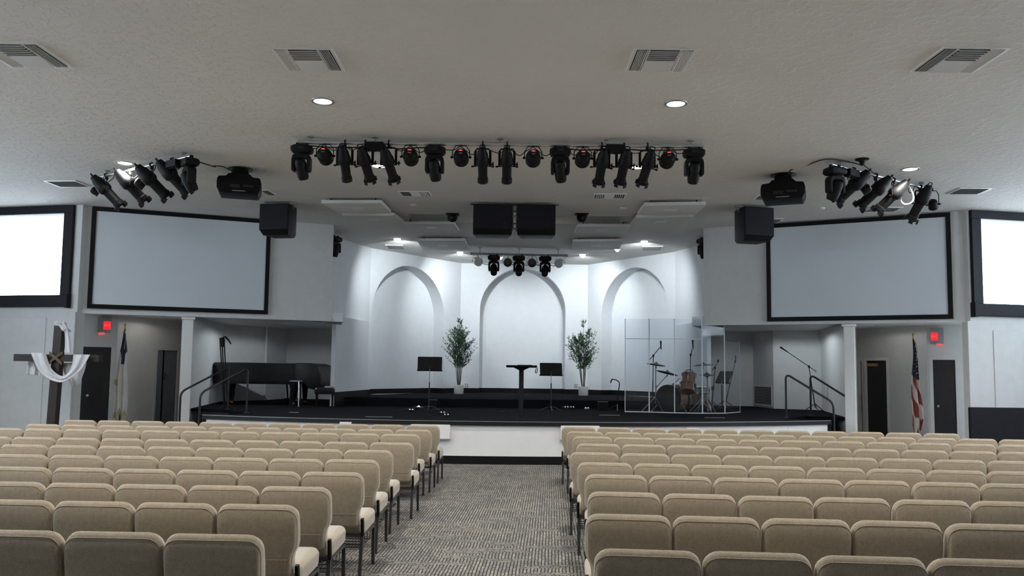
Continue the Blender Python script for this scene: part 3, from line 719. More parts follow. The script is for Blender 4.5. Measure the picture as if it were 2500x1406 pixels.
for x, y, lab in ((-5.7, 19.5, 'added fill lamp in the soffit over the piano'), (6.2, 18.6, 'added fill lamp in the soffit over the right stairs'), (-7.72, 17.7, 'added fill lamp in the left alcove soffit'), (8.0, 17.5, 'added fill lamp in the right alcove soffit')):
    t = downlight(x, y, lab, ALCOVE_FILL_W*(.13 if abs(x) > 7 else 1), HALL_C if abs(x) > 7 else STAGE_C, 'lamp', .03, 'soffit fill lamps', 172, blend=.2); t.location.z = FB  # soffit lamps are added fill that brightens the alcoves
# ------------------------------------------------------------------ ceiling vents
def diffuser(c, sz, label, rz=0):
    """square ceiling diffuser: two banks of blades along the hall, a centre bank across"""
    t = thing('ceiling_vent', label, 'vent', (c.x, c.y, HC), rz, 'ceiling air vents')
    h = sz/2; fz = -.012
    m = MB()
    for (x0, x1, y0, y1) in ((-h, h, -h, -h+.03), (-h, h, h-.03, h), (-h, -h+.03, -h+.03, h-.03), (h-.03, h, -h+.03, h-.03)):
        m.box(((x0+x1)/2, (y0+y1)/2, fz/2), (x1-x0, y1-y0, -fz))
    m.build('frame', 'white', t, smooth=False)
    MB().box((0, 0, -.0015), (sz-.06, sz-.06, .003)).build('backing', 'ventgrey', t, smooth=False)
    cw = sz*.245
    blade = MB().box((0, 0, 0), (.028, sz-.07, .003)).mesh('blade', 'white', smooth=False)
    n = 6
    for sx in (-1, 1):
        for i in range(n):
            o = bpy.data.objects.new('blade', blade); COL.objects.link(o); o.parent = t
            o.location = (sx*(cw+.02+(h-.05-cw-.02)*i/(n-1)), 0, -.014); o.rotation_euler = (0, sx*math.radians(48), 0)
    for sx in (-1, 1): MB().box((sx*cw, 0, -.008), (.012, sz-.06, .014)).build('divider', 'white', t, smooth=False)
    cb = MB().box((0, 0, 0), (cw*2-.012, .036, .003)).mesh('blade', 'white', smooth=False)
    for i in range(12):
        y = -h+.055+(sz-.11)*i/11
        o = bpy.data.objects.new('blade', cb); COL.objects.link(o); o.parent = t
        o.location = (0, y, -.015); o.rotation_euler = (math.radians(48 if i < 6 else -48), 0, 0)
    return t
diffuser(Z(754, 145, HC), .62, 'square ceiling vent above the left centre aisle downlight')
diffuser(Z(1612, 146, HC), .62, 'square ceiling vent above the right centre aisle downlight')
diffuser(Z(58, 134, HC), .66, 'square ceiling vent at the far left edge of the ceiling')
diffuser(Z(2340, 146, HC), .66, 'square ceiling vent at the far right of the ceiling')
def grille(corners, label, bars=8, banks=False):
    cs = [Z(x, y, HC) for x, y in corners]; c = sum(cs, V((0, 0, 0)))/4
    wx = ((cs[1]-cs[0]).length+(cs[2]-cs[3]).length)/2; wy = ((cs[3]-cs[0]).length+(cs[2]-cs[1]).length)/2
    d = (cs[1]-cs[0]); rz = math.atan2(d.y, d.x)
    rz = max(-.12, min(.12, rz))
    t = thing('ceiling_vent', label, 'vent', (c.x, c.y, HC), rz, 'ceiling air vents')
    m = MB(); h, k = wx/2, wy/2
    for (x0, x1, y0, y1) in ((-h, h, -k, -k+.025), (-h, h, k-.025, k), (-h, -h+.025, -k+.025, k-.025), (h-.025, h, -k+.025, k-.025)):
        m.box(((x0+x1)/2, (y0+y1)/2, -.008), (x1-x0, y1-y0, .016))
    m.build('frame', 'white', t, smooth=False)
    MB().box((0, 0, -.002), (wx-.05, wy-.05, .004)).build('backing', 'ventgrey', t, smooth=False)
    if banks:
        b = MB().box((0, 0, 0), (.022, wy-.055, .003)).mesh('blade', 'white', smooth=False)
        for i in list(range(5))+list(range(9, 14)):
            o = bpy.data.objects.new('blade', b); COL.objects.link(o); o.parent = t; o.location = (-h+.06+(wx-.12)*i/13, 0, -.012); o.rotation_euler = (0, math.radians(45 if i < 7 else -45), 0)
        b = MB().box((0, 0, 0), (wx*.3, .03, .003)).mesh('blade', 'white', smooth=False)
        for i in range(5):
            o = bpy.data.objects.new('blade', b); COL.objects.link(o); o.parent = t; o.location = (0, -k+.06+(wy-.12)*i/4, -.012); o.rotation_euler = (math.radians(-40), 0, 0)
    else:
        b = MB().box((0, 0, 0), (wx-.055, .022, .003)).mesh('blade', 'grey', smooth=False)
        n = max(4, int(wy/.05))
        for i in range(n):
            o = bpy.data.objects.new('blade', b); COL.objects.link(o); o.parent = t; o.location = (0, -k+.04+(wy-.08)*i/(n-1), -.011); o.rotation_euler = (math.radians(35), 0, 0)
    return t
grille([(110, 440), (188, 440), (220, 455), (143, 455)], 'grey ceiling grille left of the left lantern cluster')
grille([(636, 463), (660, 463), (674, 476), (651, 476)], 'small grey ceiling grille behind the left projector')
grille([(972, 466), (1047, 466), (1056, 478), (982, 478)], 'white ceiling vent left of the hanging centre speakers', banks=True)
grille([(1450, 472), (1528, 472), (1526, 484), (1447, 484)], 'white ceiling vent right of the hanging centre speakers', banks=True)
grille([(1852, 475), (1886, 475), (1872, 486), (1838, 486)], 'small grey ceiling grille behind the right projector')
grille([(1876, 533), (1911, 533), (1897, 545), (1860, 545)], 'small grey ceiling grille beside the right wall speaker')
grille([(2128, 505), (2206, 505), (2182, 516), (2105, 516)], 'grey ceiling grille below the right lantern cluster')
grille([(2347, 458), (2425, 458), (2385, 473), (2306, 473)], 'grey ceiling grille right of the right lantern cluster')
grille([(930, 597), (983, 598), (990, 607), (957, 606)], 'ceiling grille by the left stage wall under a glowing downlight')
grille([(1572, 601), (1621, 600), (1613, 609), (1562, 611)], 'ceiling grille by the right stage wall under a glowing downlight')
for px, py, lab in ((1008, 499, 'flat white sensor on the ceiling left of the centre speakers'), (1522, 507, 'flat white sensor on the ceiling right of the centre speakers'), (2005, 507, 'flat white sensor on the ceiling before the right screen')):
    p = Z(px, py, HC); m = MB(); m.lathe([(.07, 0), (.07, -.02), (.05, -.035), (.01, -.037)], 18, T=Matrix.Translation((p.x, p.y, HC))); tag(m.build('smoke_detector', 'white'), lab, 'sensor')

# ------------------------------------------------------------------ acoustic ceiling panels
zp = HC-.115
def cloud(cs, label):
    q = [Z(x, y, zp) for x, y in cs]; c = sum(q, V((0, 0, 0)))/4
    t = thing('acoustic_panel', label, 'ceiling panel', (c.x, c.y, zp), group='white acoustic panels under the stage ceiling')
    m = MB(); m.slab(q, (0, 0, .065)); m.build('board', 'panel', t, world=True, smooth=False, bevel=.012)
    m = MB()
    for k in range(4): p = q[k].lerp(c, .25); m.tube([p+V((0, 0, .06)), V((p.x, p.y, HC))], .012, 6)
    m.build('standoff', 'black', t, world=True)
    f = MB(); i4 = [p.lerp(c, .80) for p in q]; f.slab([p-V((0, 0, .0)) for p in i4], (0, 0, -.004)); f.build('centre_tag', 'white', t, world=True, smooth=False)
cloud([(784, 496), (931, 496), (955, 520), (826, 520)], 'white ceiling panel nearest the left fascia corner')
cloud([(834, 526), (962, 526), (988, 545), (866, 546)], 'white ceiling panel second from the left fascia corner')
cloud([(984, 547), (1109, 547), (1121, 565), (998, 565)], 'white ceiling panel under the left end of the ceiling pocket')
cloud([(1018, 588), (1136, 588), (1145, 610), (1031, 610)], 'white ceiling panel left of the rear light bar')
cloud([(1573, 502), (1723, 500), (1700, 524), (1556, 525)], 'white ceiling panel nearest the right fascia corner')
cloud([(1553, 532), (1693, 529), (1672, 551), (1539, 552)], 'white ceiling panel second from the right fascia corner')
cloud([(1409, 553), (1540, 553), (1528, 571), (1402, 570)], 'white ceiling panel under the right end of the ceiling pocket')
cloud([(1398, 590), (1520, 589), (1513, 609), (1394, 610)], 'white ceiling panel right of the rear light bar')

# ------------------------------------------------------------------ projection screens
def screen(a, b, pxl, pxr, pyt, pyb, label):
    u0, u1 = uof(L(pxl, 640, a, b), a, b), uof(L(pxr, 640, a, b), a, b)
    z1, z0 = pyt, pyb
    t = thing('projection_screen', label, 'screen', on(a, b, (u0+u1)/2, z0, .03)); fw = .085
    def sl(ua, ub, za, zb, o, th): return [on(a, b, ua, za, o), on(a, b, ub, za, o), on(a, b, ub, zb, o), on(a, b, ua, zb, o)], on(a, b, 0, 0, th)-on(a, b, 0, 0)
    m = MB(); m.slab(*sl(u0+fw*.5, u1-fw*.5, z0+fw*.5, z1-fw*.5, .03, .02)); m.build('screen_surface', 'screen', t, world=True, smooth=False)
    for ua, ub, za, zb in ((u0, u1, z0, z0+fw), (u0, u1, z1-fw, z1), (u0, u0+fw, z0+fw, z1-fw), (u1-fw, u1, z0+fw, z1-fw)):
        m = MB(); m.slab(*sl(ua, ub, za, zb, .02, .05)); m.build('frame_bar', 'black', t, world=True, smooth=False)
screen(FL0, FL1, 219, 658, (L(222, 504, FL0, FL1).z+L(655, 538, FL0, FL1).z)/2, (L(214, 752, FL0, FL1).z+L(655, 768, FL0, FL1).z)/2, 'white projection screen with black border on the left fascia')
screen(FR1, FR0, 1872, 2323, (L(1876, 549, FR1, FR0).z+L(2318, 519, FR1, FR0).z)/2, (L(1872, 784, FR1, FR0).z+L(2324, 779, FR1, FR0).z)/2, 'white projection screen with black border on the right fascia')
# ------------------------------------------------------------------ stage lanterns
RX = lambda a: Matrix.Rotation(a, 4, 'X')
RY = lambda a: Matrix.Rotation(a, 4, 'Y')
TR = lambda x, y, z: Matrix.Translation((x, y, z))
def profile_spot(pivot, heading, down, label, hang, group, sc=1.0, roll=0, barn=True):
    """ellipsoidal spotlight; pivot = tilt bolt, heading about z (0 = towards the stage), down = degrees below level"""
    t = thing('profile_spotlight', label, 'spotlight', pivot, heading, group)
    B = Matrix.Rotation(roll, 4, 'Y') @ RX(math.radians(90-down)) @ Matrix.Scale(sc, 4)
    m = MB(); m.lathe([(.03, .30), (.055, .29), (.066, .24), (.088, .20), (.098, .12), (.108, .10), (.112, .02), (.10, -.01), (.082, -.03)], 18, B)
    b = m.build('housing', 'black', t)
    m = MB(); m.tube([B @ V(p) for p in catmull([(-.04, 0, .29), (-.035, 0, .34), (.035, 0, .34), (.04, 0, .29)], 4)], .008, 6); m.build('rear_handle', 'black', b)
    m = MB(); m.lathe([(.084, -.02), (.080, -.05), (.078, -.24), (.088, -.25), (.092, -.33), (.080, -.335)], 18, B); lt = m.build('lens_tube', 'black', t)
    m = MB(); m.lathe([(.001, -.336), (.076, -.3365)], 18, B, cap=False); m.build('lens', 'lens', lt)
    if barn:
        m = MB()
        for k in range(4):
            a = PI/4+PI/2*k; m.box((.105*math.cos(a), .105*math.sin(a), -.335), (.02, .07, .07), T=B, R=Matrix.Rotation(a, 3, 'Z'))
        m.lathe([(.09, -.30), (.11, -.30), (.11, -.318), (.09, -.318)], 18, B, cap=False); m.build('gel_holder', 'black', lt)
    for sx in (-1, 1):
        m = MB(); m.tube([B @ V((sx*.08, 0, -.035)), B @ V((sx*.15, 0, -.04))], .007, 6); m.tube([B @ V((sx*.15, 0, -.04)), B @ V((sx*.19, 0, -.042))], .013, 6); m.build('shutter_handle', 'black', t)
    yk = MB(); w_ = .125*sc; top = hang-.07
    yk.beam((-w_, 0, -.03), (-w_, 0, top-.03), .006, .035); yk.beam((w_, 0, -.03), (w_, 0, top-.03), .006, .035)
    yk.tube([(-w_, 0, top-.035), (-w_+.02, 0, top), (w_-.02, 0, top), (w_, 0, top-.035)], .012, 6); yk.build('yoke', 'black', t)
    m = MB(); m.tube([(w_, 0, .0), (w_+.04, 0, 0)], .012, 8); m.tube([(w_+.04, 0, -.03), (w_+.04, 0, .03)], .010, 6); m.build('knob', 'black', t)
    m = MB(); m.box((0, 0, top+.03), (.03, .05, .06)); m.tube([(0, -.03, hang-.02), (0, -.035, hang+.02), (0, 0, hang+.035), (0, .035, hang+.015)], .012, 6); m.build('clamp', 'black', t)
    return t
def moving_head(top, heading, tilt, label, group, sc=1.0, side=0, arm_rz=None):
    """hangs from its base; head tilted by tilt degrees from straight down, swung sideways by side"""
    t = thing('moving_head_light', label, 'moving light', top, heading, group)
    S_ = Matrix.Scale(sc, 4)
    m = MB(); rings = []
    for z, wx, wy in ((0, .22, .17), (-.02, .28, .21), (-.075, .30, .22), (-.105, .27, .20), (-.12, .20, .16)):
        rings.append([S_ @ V((x, y, z)) for x, y in rrect(wx, wy, .03, 3)])
    m.loft(rings); b = m.build('base', 'black', t)
    m = MB()
    for sx in (-1, 1): m.box((sx*.135, 0, -.05), (.035, .13, .06), T=S_)
    m.build('base_handle', 'black', b)
    m = MB(); m.box((0, -.108, -.05), (.09, .006, .03), T=S_); m.build('display', 'blackm', b)
    y = MB()
    y.lathe([(.07, -.115), (.075, -.14)], 18, S_)
    prof = [(-.135, -.20), (-.12, -.15), (-.08, -.135), (.08, -.135), (.12, -.15), (.135, -.20), (.135, -.36), (.125, -.385), (.092, -.385), (.088, -.36), (.088, -.22), (.065, -.19), (-.065, -.19), (-.088, -.22), (-.088, -.36), (-.092, -.385), (-.125, -.385), (-.135, -.36)]
    y.loft([[S_ @ V((x, -.065, z)) for x, z in prof], [S_ @ V((x, .065, z)) for x, z in prof]])
    y.build('yoke', 'black', t, bevel=.006, seg=1)
    H = S_ @ TR(0, 0, -.335) @ Matrix.Rotation(math.radians(side), 4, 'Y') @ RX(math.radians(tilt))
    m = MB(); m.lathe([(.02, .14), (.06, .135), (.08, .10), (.087, .04), (.087, -.06), (.082, -.12), (.072, -.155), (.060, -.165)], 20, H); hd = m.build('head', 'black', t)
    m = MB(); m.lathe([(.001, -.163), (.04, -.167), (.062, -.166)], 18, H, cap=False); m.build('lens', 'lens', hd)
    m = MB()
    for sx in (-1, 1): m.tube([S_ @ V((sx*.08, 0, -.335)), S_ @ V((sx*.10, 0, -.335))], .03*sc, 10)
    m.build('tilt_axle', 'black', t)
    m = MB()
    for sx in (-.07, .07): m.box((sx, 0, .02), (.03, .05, .045), T=S_)
    m.build('clamp', 'black', t)
    return t
def led_par(pivot, heading, down, label, hang, group, body='black', led=True, sc=1.0, pale=False):
    t = thing('led_par_light', label, 'par light', pivot, heading, group)
    B = RX(math.radians(90-down)) @ Matrix.Scale(sc, 4)       # local -z = beam
    m = MB(); m.lathe([(.03, .125), (.075, .115), (.098, .09), (.108, .045), (.11, .0), (.108, -.07), (.112, -.10), (.104, -.10), (.10, -.08)], 16, B)
    b = m.build('can', body, t)
    lr = .1 if body == 'black' else .078
    m = MB(); m.lathe([(.001, -.095), (lr, -.095), (lr, -.102), (.11, -.102)] if body != 'black' else [(.001, -.085), (.1, -.083)], 16, B, cap=False); m.build('lens', body if pale else 'lens', b)
    if led:
        m = MB(); m.box((0, .055, .112), (.085, .04, .022), T=B, R=Matrix.Rotation(-.30, 3, 'X')); pn = m.build('display_panel', 'blackm', b, bevel=.003, seg=1)
        m = MB()
        for k in (-1, 0, 1):
            m.box((k*.017, .057, .1245), (.012, .014, .004), T=B, R=Matrix.Rotation(-.30, 3, 'X'))
        m.build('red_digits', 'redled', b, smooth=False)
        m = MB(); m.box((0, .012, .126), (.05, .010, .006), T=B); m.build('button_strip', 'grey', b, smooth=False)
    w_ = .125*sc; yk = MB(); top = hang-.03
    yk.tube([(-w_, 0, -.01), (-w_, 0, top-.07), (-w_*.6, 0, top), (w_*.6, 0, top), (w_, 0, top-.07), (w_, 0, -.01)], .007, 6); yk.build('yoke', 'blackm' if body == 'black' else body, t)
    for sx in (-1, 1): MB().tube([(sx*(w_-.012), 0, 0), (sx*(w_+.025), 0, 0)], .016, 8).build('knob', 'black' if body == 'black' else body, t)
    m = MB(); m.box((0, 0, top+.025), (.025, .04, .05)); m.build('clamp', 'blackm' if body == 'black' else body, t)
    return t
def pipe(a, b, label, r=.026, hangers=(.2, .8), mt='silver', name='lighting_bar'):
    t = thing(name, label, 'lighting bar', (V(a)+V(b))/2)
    MB().tube([a, b], r, 12).build('pipe', mt, t, world=True)
    for k in hangers:
        p = V(a).lerp(V(b), k)
        m = MB(); m.tube([p, V((p.x, p.y, HC))], .010, 6); m.lathe([(.05, 0), (.05, -.012), (.02, -.02)], 12, TR(p.x, p.y, HC)); m.build('hanger', 'grey', t, world=True)
    return t
def cable(pts, label, r=.007, sag=None, n=6, mt='rubber', group=None, name='cable'):
    o = MB().tube(catmull(pts, n), r, 5).build(name, mt); return tag(o, label, 'cable', group)
def outlet_box(c, label, rz=0):
    t = thing('power_box', label, 'power box', c, rz); m = MB(); m.box((0, 0, 0), (.26, .12, .11)); m.build('case', 'black', t, bevel=.008, seg=1)
    m = MB()
    for k in (-.08, 0, .08): m.lathe([(.025, -.07), (.025, -.055)], 10, TR(k, 0, 0)); 
    m.build('socket', 'blackm', t)

# ---- long bar over the front of the stage
ZB = 4.78
a, b = Z(728, 347, ZB), Z(1716, 357, ZB)
pipe(a, b, 'long pale lighting bar across the ceiling before the stage', .03, (.03, .19, .5, .76, .97))
G1 = 'lanterns on the long bar'
def along(px, dz=0):                                     # point of the long bar under a measured column
    best = min((i/4000 for i in range(4001)), key=lambda k: abs(project(*a.lerp(b, k))[0]-px)); p = a.lerp(b, best); return V((p.x, p.y, p.z+dz))
for px, side, lab in ((738, -8, 'black moving head at the left end of the long bar'), (1062, -8, 'black moving head left of centre on the long bar'),
                      (1368, -9, 'black moving head right of centre on the long bar'), (1694, 2, 'black moving head at the right end of the long bar')):
    moving_head(along(px, -.05), 0, 28, lab, G1, .95, side)
for px, lab in ((794, 'red-display par can beside the leftmost moving head'), (1003, 'red-display par can left of the second moving head'), (1126, 'red-display par can right of the second moving head'),
                (1302, 'red-display par can left of the third moving head'), (1423, 'red-display par can right of the third moving head'), (1630, 'red-display par can beside the rightmost moving head')):
    led_par(along(px, -.19), 0, 8, lab, .19, G1, sc=.95)
for px, hd, dn, ro, lab in ((843, 0, 52, -.03, 'black profile spotlight first from left on the long bar'), (893, -6, 48, -.14, 'black profile spotlight second from left on the long bar'),
                        (950, -6, 48, -.2, 'black profile spotlight third from left, before a lit downlight'), (1179, 0, 50, 0, 'black profile spotlight left of the bar centre'),
                        (1238, 0, 50, 0, 'black profile spotlight right of the bar centre'), (1469, 4, 50, .05, 'black profile spotlight third from right on the long bar'),
                        (1523, 4, 50, .08, 'black profile spotlight second from right on the long bar'), (1580, 6, 50, .14, 'black profile spotlight first from right on the long bar')):
    profile_spot(along(px, -.285), math.radians(hd), dn, lab, .285, G1, .82, ro, barn=px not in (843, 1179, 1238))
outlet_box(along(917, -.075)+V((0, -.08, 0)), 'black power box on the left half of the long bar')
outlet_box(along(1500, -.075)+V((0, -.08, 0)), 'black power box on the right half of the long bar')
# looping cables along the bar
spots = [738, 794, 843, 893, 915, 952, 1003, 1062, 1126, 1179, 1238, 1302, 1368, 1423, 1468, 1500, 1522, 1580, 1630, 1694]
for i in range(len(spots)-1):
    p, q = along(spots[i]), along(spots[i+1]); k = random.uniform(.05, .14)
    o1 = V((0, -.05, -.05)); mid = p.lerp(q, random.uniform(.35, .65))+V((0, -.06, -.05-k))
    side_n = ORD[i+1] if i < 10 else None
    labs = 'black cable loop on the long bar, %s gap from the %s' % ((ORD[i+1], 'left') if i < 10 else (ORD[19-i], 'right'))
    cable([p+o1, p.lerp(mid, .5)+V((0, -.01, -.03)), mid, q.lerp(mid, .5)+V((0, -.01, random.uniform(-.05, .02))), q+o1], labs, .0065, group='cables on the long bar')
for s0, s1, lab in ((738, 917, 'bundled cable along the left end of the long bar'), (917, 1062, 'bundled cable right of the left power box'), (1368, 1500, 'bundled cable left of the right power box'), (1500, 1694, 'bundled cable along the right end of the long bar')):
    p, q = along(s0), along(s1); n = 5
    cable([p.lerp(q, k/n)+V((0, .0, -.045-.03*math.sin(PI*k/n)*random.uniform(.6, 1.3))) for k in range(n+1)], lab, .010, group='cables on the long bar')

# ---- angled clusters left and right
def cluster(e0, e1, heading, side, hpxs, label):
    A, B_ = Z(*e0, ZB), Z(*e1, ZB)
    pipe(A, B_, label, .026, (.08, .92))
    def at(k, dz=0): p = A.lerp(B_, k); return V((p.x, p.y, p.z+dz))
    return at
G2, G3 = 'lanterns in the left ceiling cluster', 'lanterns in the right ceiling cluster'
at = cluster((245, 432), (466, 381), 0, -1, None, 'short pale lighting bar above the left screen')
hd = math.radians(-62)
for k, dn, lab in ((.08, 46, 'black profile spotlight at the outer end of the left cluster'), (.36, 46, 'black profile spotlight second in the left cluster, under the downlight'),
                   (.60, 44, 'black profile spotlight third in the left cluster'), (.82, 45, 'black profile spotlight nearest the moving head, left cluster')):
    profile_spot(at(k, -.25), hd, dn, lab, .25, G2, 1.0)
moving_head(at(.99, -.04), math.radians(-50), 30, 'black moving head at the inner end of the left cluster', G2, 1.0)
led_par(at(.02, -.24)+V((-.12, .05, 0)), math.radians(-60), 30, 'small black par can hanging off the left cluster outer end', .24, G2, sc=.6, led=False)
led_par(at(.48, -.26), math.radians(-60), 30, 'black par can tucked in the middle of the left cluster', .26, G2, sc=.7, led=False)
outlet_box(at(.86, -.1)+V((0, -.1, 0)), 'black power box on the left cluster bar', math.radians(-35))
cable([at(1, -.05), at(1, -.1)+V((.3, .15, -.02)), Z(520, 405, ZB), Z(545, 407, ZB), Z(572, 420, ZB-.05)], 'black cable from the left cluster to the left projector', .009)
for i in range(6):
    p, q = at(.05+i*.155), at(.18+i*.155); mid = p.lerp(q, .5)+V((0, -.05, -.12-.08*random.random()))
    cable([p+V((0, -.03, -.03)), p.lerp(mid, .6)+V((0, -.03, -.04)), mid, q.lerp(mid, .5)+V((.03, 0, 0)), q+V((0, -.03, -.03))], 'black cable loop on the left cluster bar, %s from the outer end' % ORD[i+1], .007, group='cables on the left cluster')
at = cluster((2268, 462), (2030, 401), 0, 1, None, 'short pale lighting bar above the right screen')
for k, hdg, dn, lab in ((.10, 24, 54, 'black profile spotlight at the outer end of the right cluster'), (.40, 58, 44, 'black profile spotlight second from outside, right cluster'),
                   (.58, 62, 43, 'black profile spotlight third from outside, right cluster'), (.80, 62, 43, 'black profile spotlight nearest the moving head, right cluster')):
    profile_spot(at(k, -.25), math.radians(hdg), dn, lab, .25, G3, 1.0)
moving_head(at(.97, -.04), math.radians(18), 25, 'black moving head at the inner end of the right cluster', G3, 1.0, 10)
led_par(at(.0, -.26)+V((.06, 0, 0)), math.radians(-35), 40, 'small black par can at the outer end of the right cluster', .26, G3, sc=.7, led=False)
led_par(at(.68, -.26), math.radians(60), 30, 'black par can between spotlights of the right cluster', .26, G3, sc=.65, led=False)
outlet_box(at(.84, -.1)+V((0, -.1, 0)), 'black power box on the right cluster bar', math.radians(35))
q = Z(2105, 388, HC)
m = MB(); m.lathe([(.10, 0), (.10, -.012), (.05, -.03), (.03, -.09)], 14, TR(q.x, q.y, HC)); tag(m.build('ceiling_plate', 'black'), 'black ceiling plate above the right lantern cluster', 'bracket')
cable([Z(1927, 428, ZB), Z(1930, 415, ZB+.06), Z(1952, 411, ZB+.1), Z(2000, 392, HC-.02), Z(2035, 389, HC-.02), Z(2085, 398, ZB+.06), q+V((0, 0, -.1))], 'black cable from the right projector to the ceiling plate', .009)
cable([q+V((0, 0, -.08)), Z(2108, 402, ZB+.03), Z(2130, 420, ZB), at(.55)], 'black cable from the ceiling plate down to the right cluster', .009)
for i in range(6):
    p, r_ = at(.02+i*.155), at(.15+i*.155); mid = p.lerp(r_, .5)+V((0, -.05, -.12-.1*random.random()))
    cable([p+V((0, -.03, -.03)), p.lerp(mid, .6)+V((0, -.03, -.04)), mid, r_.lerp(mid, .5)+V((.03, 0, 0)), r_+V((0, -.03, -.03))], 'black cable loop on the right cluster bar, %s from the outer end' % ORD[i+1], .007, group='cables on the right cluster')
lp = at(.30, -.22)
m = MB(); m.tube(catmull([lp+V((.16*math.cos(x)*.6, -.15+.05*math.sin(2*x), .17*math.sin(x))) for x in [2*PI*k/10 for k in range(10)]], 3, True), .011, 6, True)
tag(m.build('cable_coil', 'white'), 'pale coiled cable hanging in the right lantern cluster', 'cable')

# ---- rear bar above the centre niche
ZR = 4.70
a2, b2 = Z(1148, 619, ZR), Z(1386, 624, ZR)
pipe(a2, b2, 'grey lighting bar above the centre arched niche', .032, (.1, .5, .9), 'grey')
G4 = 'lanterns on the rear stage bar'
def al2(px, dz=0):
    best = min((i/2000 for i in range(2001)), key=lambda k: abs(project(*a2.lerp(b2, k))[0]-px)); p = a2.lerp(b2, best); return V((p.x, p.y, p.z+dz))
for px, sd, lab in ((1206, -2, 'black moving head on the left of the rear stage bar'), (1267, 0, 'black moving head in the middle of the rear stage bar'), (1331, 6, 'black moving head on the right of the rear stage bar')):
    moving_head(al2(px, -.04), 0, -35, lab, G4, 1.08, sd)
for px, hdg, lab in ((1166, 200, 'silver par can at the left end of the rear bar'), (1240, 180, 'silver par can left of the middle moving head'), (1299, 180, 'silver par can right of the middle moving head'), (1367, 155, 'silver par can at the right end of the rear bar')):
    led_par(al2(px, -.20), math.radians(hdg), 18, lab, .20, G4, 'silver', False, 1.05, px in (1166, 1367))
for i, (s0, s1) in enumerate(((1166, 1206), (1240, 1267), (1267, 1299), (1299, 1331), (1331, 1367))):
    p, q = al2(s0), al2(s1)
    cable([p+V((0, 0, -.04)), p.lerp(q, .3)+V((0, -.03, -.25)), p.lerp(q, .7)+V((0, -.03, -.28)), q+V((0, 0, -.15))], 'black cable loop on the rear stage bar, %s from the left' % ORD[i+1], .008, group='cables on the rear bar')
# ---- moving heads fixed to the stage side walls
p = P(820, 579, 18.9); moving_head(p, math.radians(60), 10, 'black moving head on the left stage side wall', 'side wall moving heads', .95)
p = P(1716, 583, 18.9); moving_head(p, math.radians(-60), 10, 'black moving head on the right stage side wall', 'side wall moving heads', .95)

# ------------------------------------------------------------------ projectors
def projector(px, py, rz, label):
    c = Z(px, py, HC); t = thing('projector', label, 'projector', (c.x, c.y, HC-.375), rz)
    m = MB(); m.lathe([(.20, 0), (.20, -.012), (.05, -.02)], 24, TR(0, 0, .375)); m.tube([(0, 0, .28), (0, 0, .37)], .03, 10); pl_ = m.build('ceiling_mount', 'blackm', t)
    MB().box((0, 0, .29), (.26, .22, .09)).build('mount_box', 'black', t, bevel=.008, seg=1)
    prof = [(-.33, .0), (-.29, -.07), (.29, -.07), (.33, .0), (.33, .15), (.31, .19), (.20, .20), (.16, .245), (-.16, .245), (-.20, .20), (-.31, .19), (-.33, .15)]
    m = MB(); m.loft([[V((x, -.26, z)) for x, z in prof], [V((x, .26, z)) for x, z in prof]]); b = m.build('body', 'black', t, bevel=.012)
    m = MB()
    for sx in (-1, 1):
        for k in range(6): m.box((sx*.333, -.18+k*.07, .075), (.008, .05, .11))
    m.build('side_vent', 'blackm', b, smooth=False)
    m = MB()
    for k in range(5): m.box((-.12+k*.03, -.263, .04), (.018, .008, .05))
    for k in range(4): m.box((.08+k*.04, -.263, .05), (.025, .008, .03))
    m.build('connector_panel', 'leg', b, smooth=False)
    MB().box((0, -.264, -.035), (.20, .006, .014)).build('label_strip', 'grey', b, smooth=False)
    m = MB(); m.lathe([(.09, 0), (.09, .05), (.075, .06), (.07, .04)], 20, TR(0, .26, .08) @ RX(-PI/2)); m.build('lens', 'lens', t)
projector(587, 413, math.radians(16), 'black projector hanging before the left screen')
projector(1912, 427, math.radians(-22), 'black projector hanging before the right screen')

# ------------------------------------------------------------------ loudspeakers
def speaker(top_px, wh, d_, rz, label, flare=.04, bracket=True, tilt=0):
    """trapezoid cabinet hung from the ceiling"""
    c = Z(*top_px, HC); w_, h = wh; gap = .05
    t = thing('hanging_speaker', label, 'speaker', (c.x, c.y, HC-gap-h), rz)
    R = RX(math.radians(tilt))
    q = lambda x, y, z: V((x, y, z))
    m = MB()
    ring0 = [(-w_/2, -d_/2, h), (w_/2, -d_/2, h), (w_/2-.06, d_/2, h), (-w_/2+.06, d_/2, h)]
    ring1 = [(-w_/2+.0, -d_/2, .10), (w_/2, -d_/2, .10), (w_/2-.06, d_/2, .05), (-w_/2+.06, d_/2, .05)]
    ring2 = [(-w_/2+flare, -d_/2+.10, 0), (w_/2-flare, -d_/2+.10, 0), (w_/2-.06-flare, d_/2, 0), (-w_/2+.06+flare, d_/2, 0)]
    m.loft([[V(p) for p in r] for r in (ring0, ring1, ring2)]); b = m.build('cabinet', 'black', t, bevel=.01)
    m = MB(); m.slab([q(-w_/2+.02, -d_/2-.0, .12), q(w_/2-.02, -d_/2, .12), q(w_/2-.02, -d_/2, h-.02), q(-w_/2+.02, -d_/2, h-.02)], (0, -.008, 0)); m.build('grille', 'frame', b, smooth=False)
    MB().lathe([(.012, 0), (.012, .005)], 10, TR(w_*.30, -d_/2-.008, h*.35) @ RX(PI/2)).build('badge', 'blackm', b)
    m = MB()
    for sx in (-1, 1): m.beam((sx*(w_/2-.03), 0, h-.06), (sx*(w_/2-.03), 0, h+gap), .012, .05); m.box((sx*(w_/2+.0), 0, h+gap-.006), (.12, .06, .010))
    m.box((0, 0, h+gap-.012), (w_-.04, .05, .02)); m.build('bracket', 'grey' if bracket else 'black', t, smooth=False)
    return t
speaker((684, 497), (.60, .60), .5, math.radians(-9), 'black speaker hanging over the inner edge of the left screen', bracket=True)
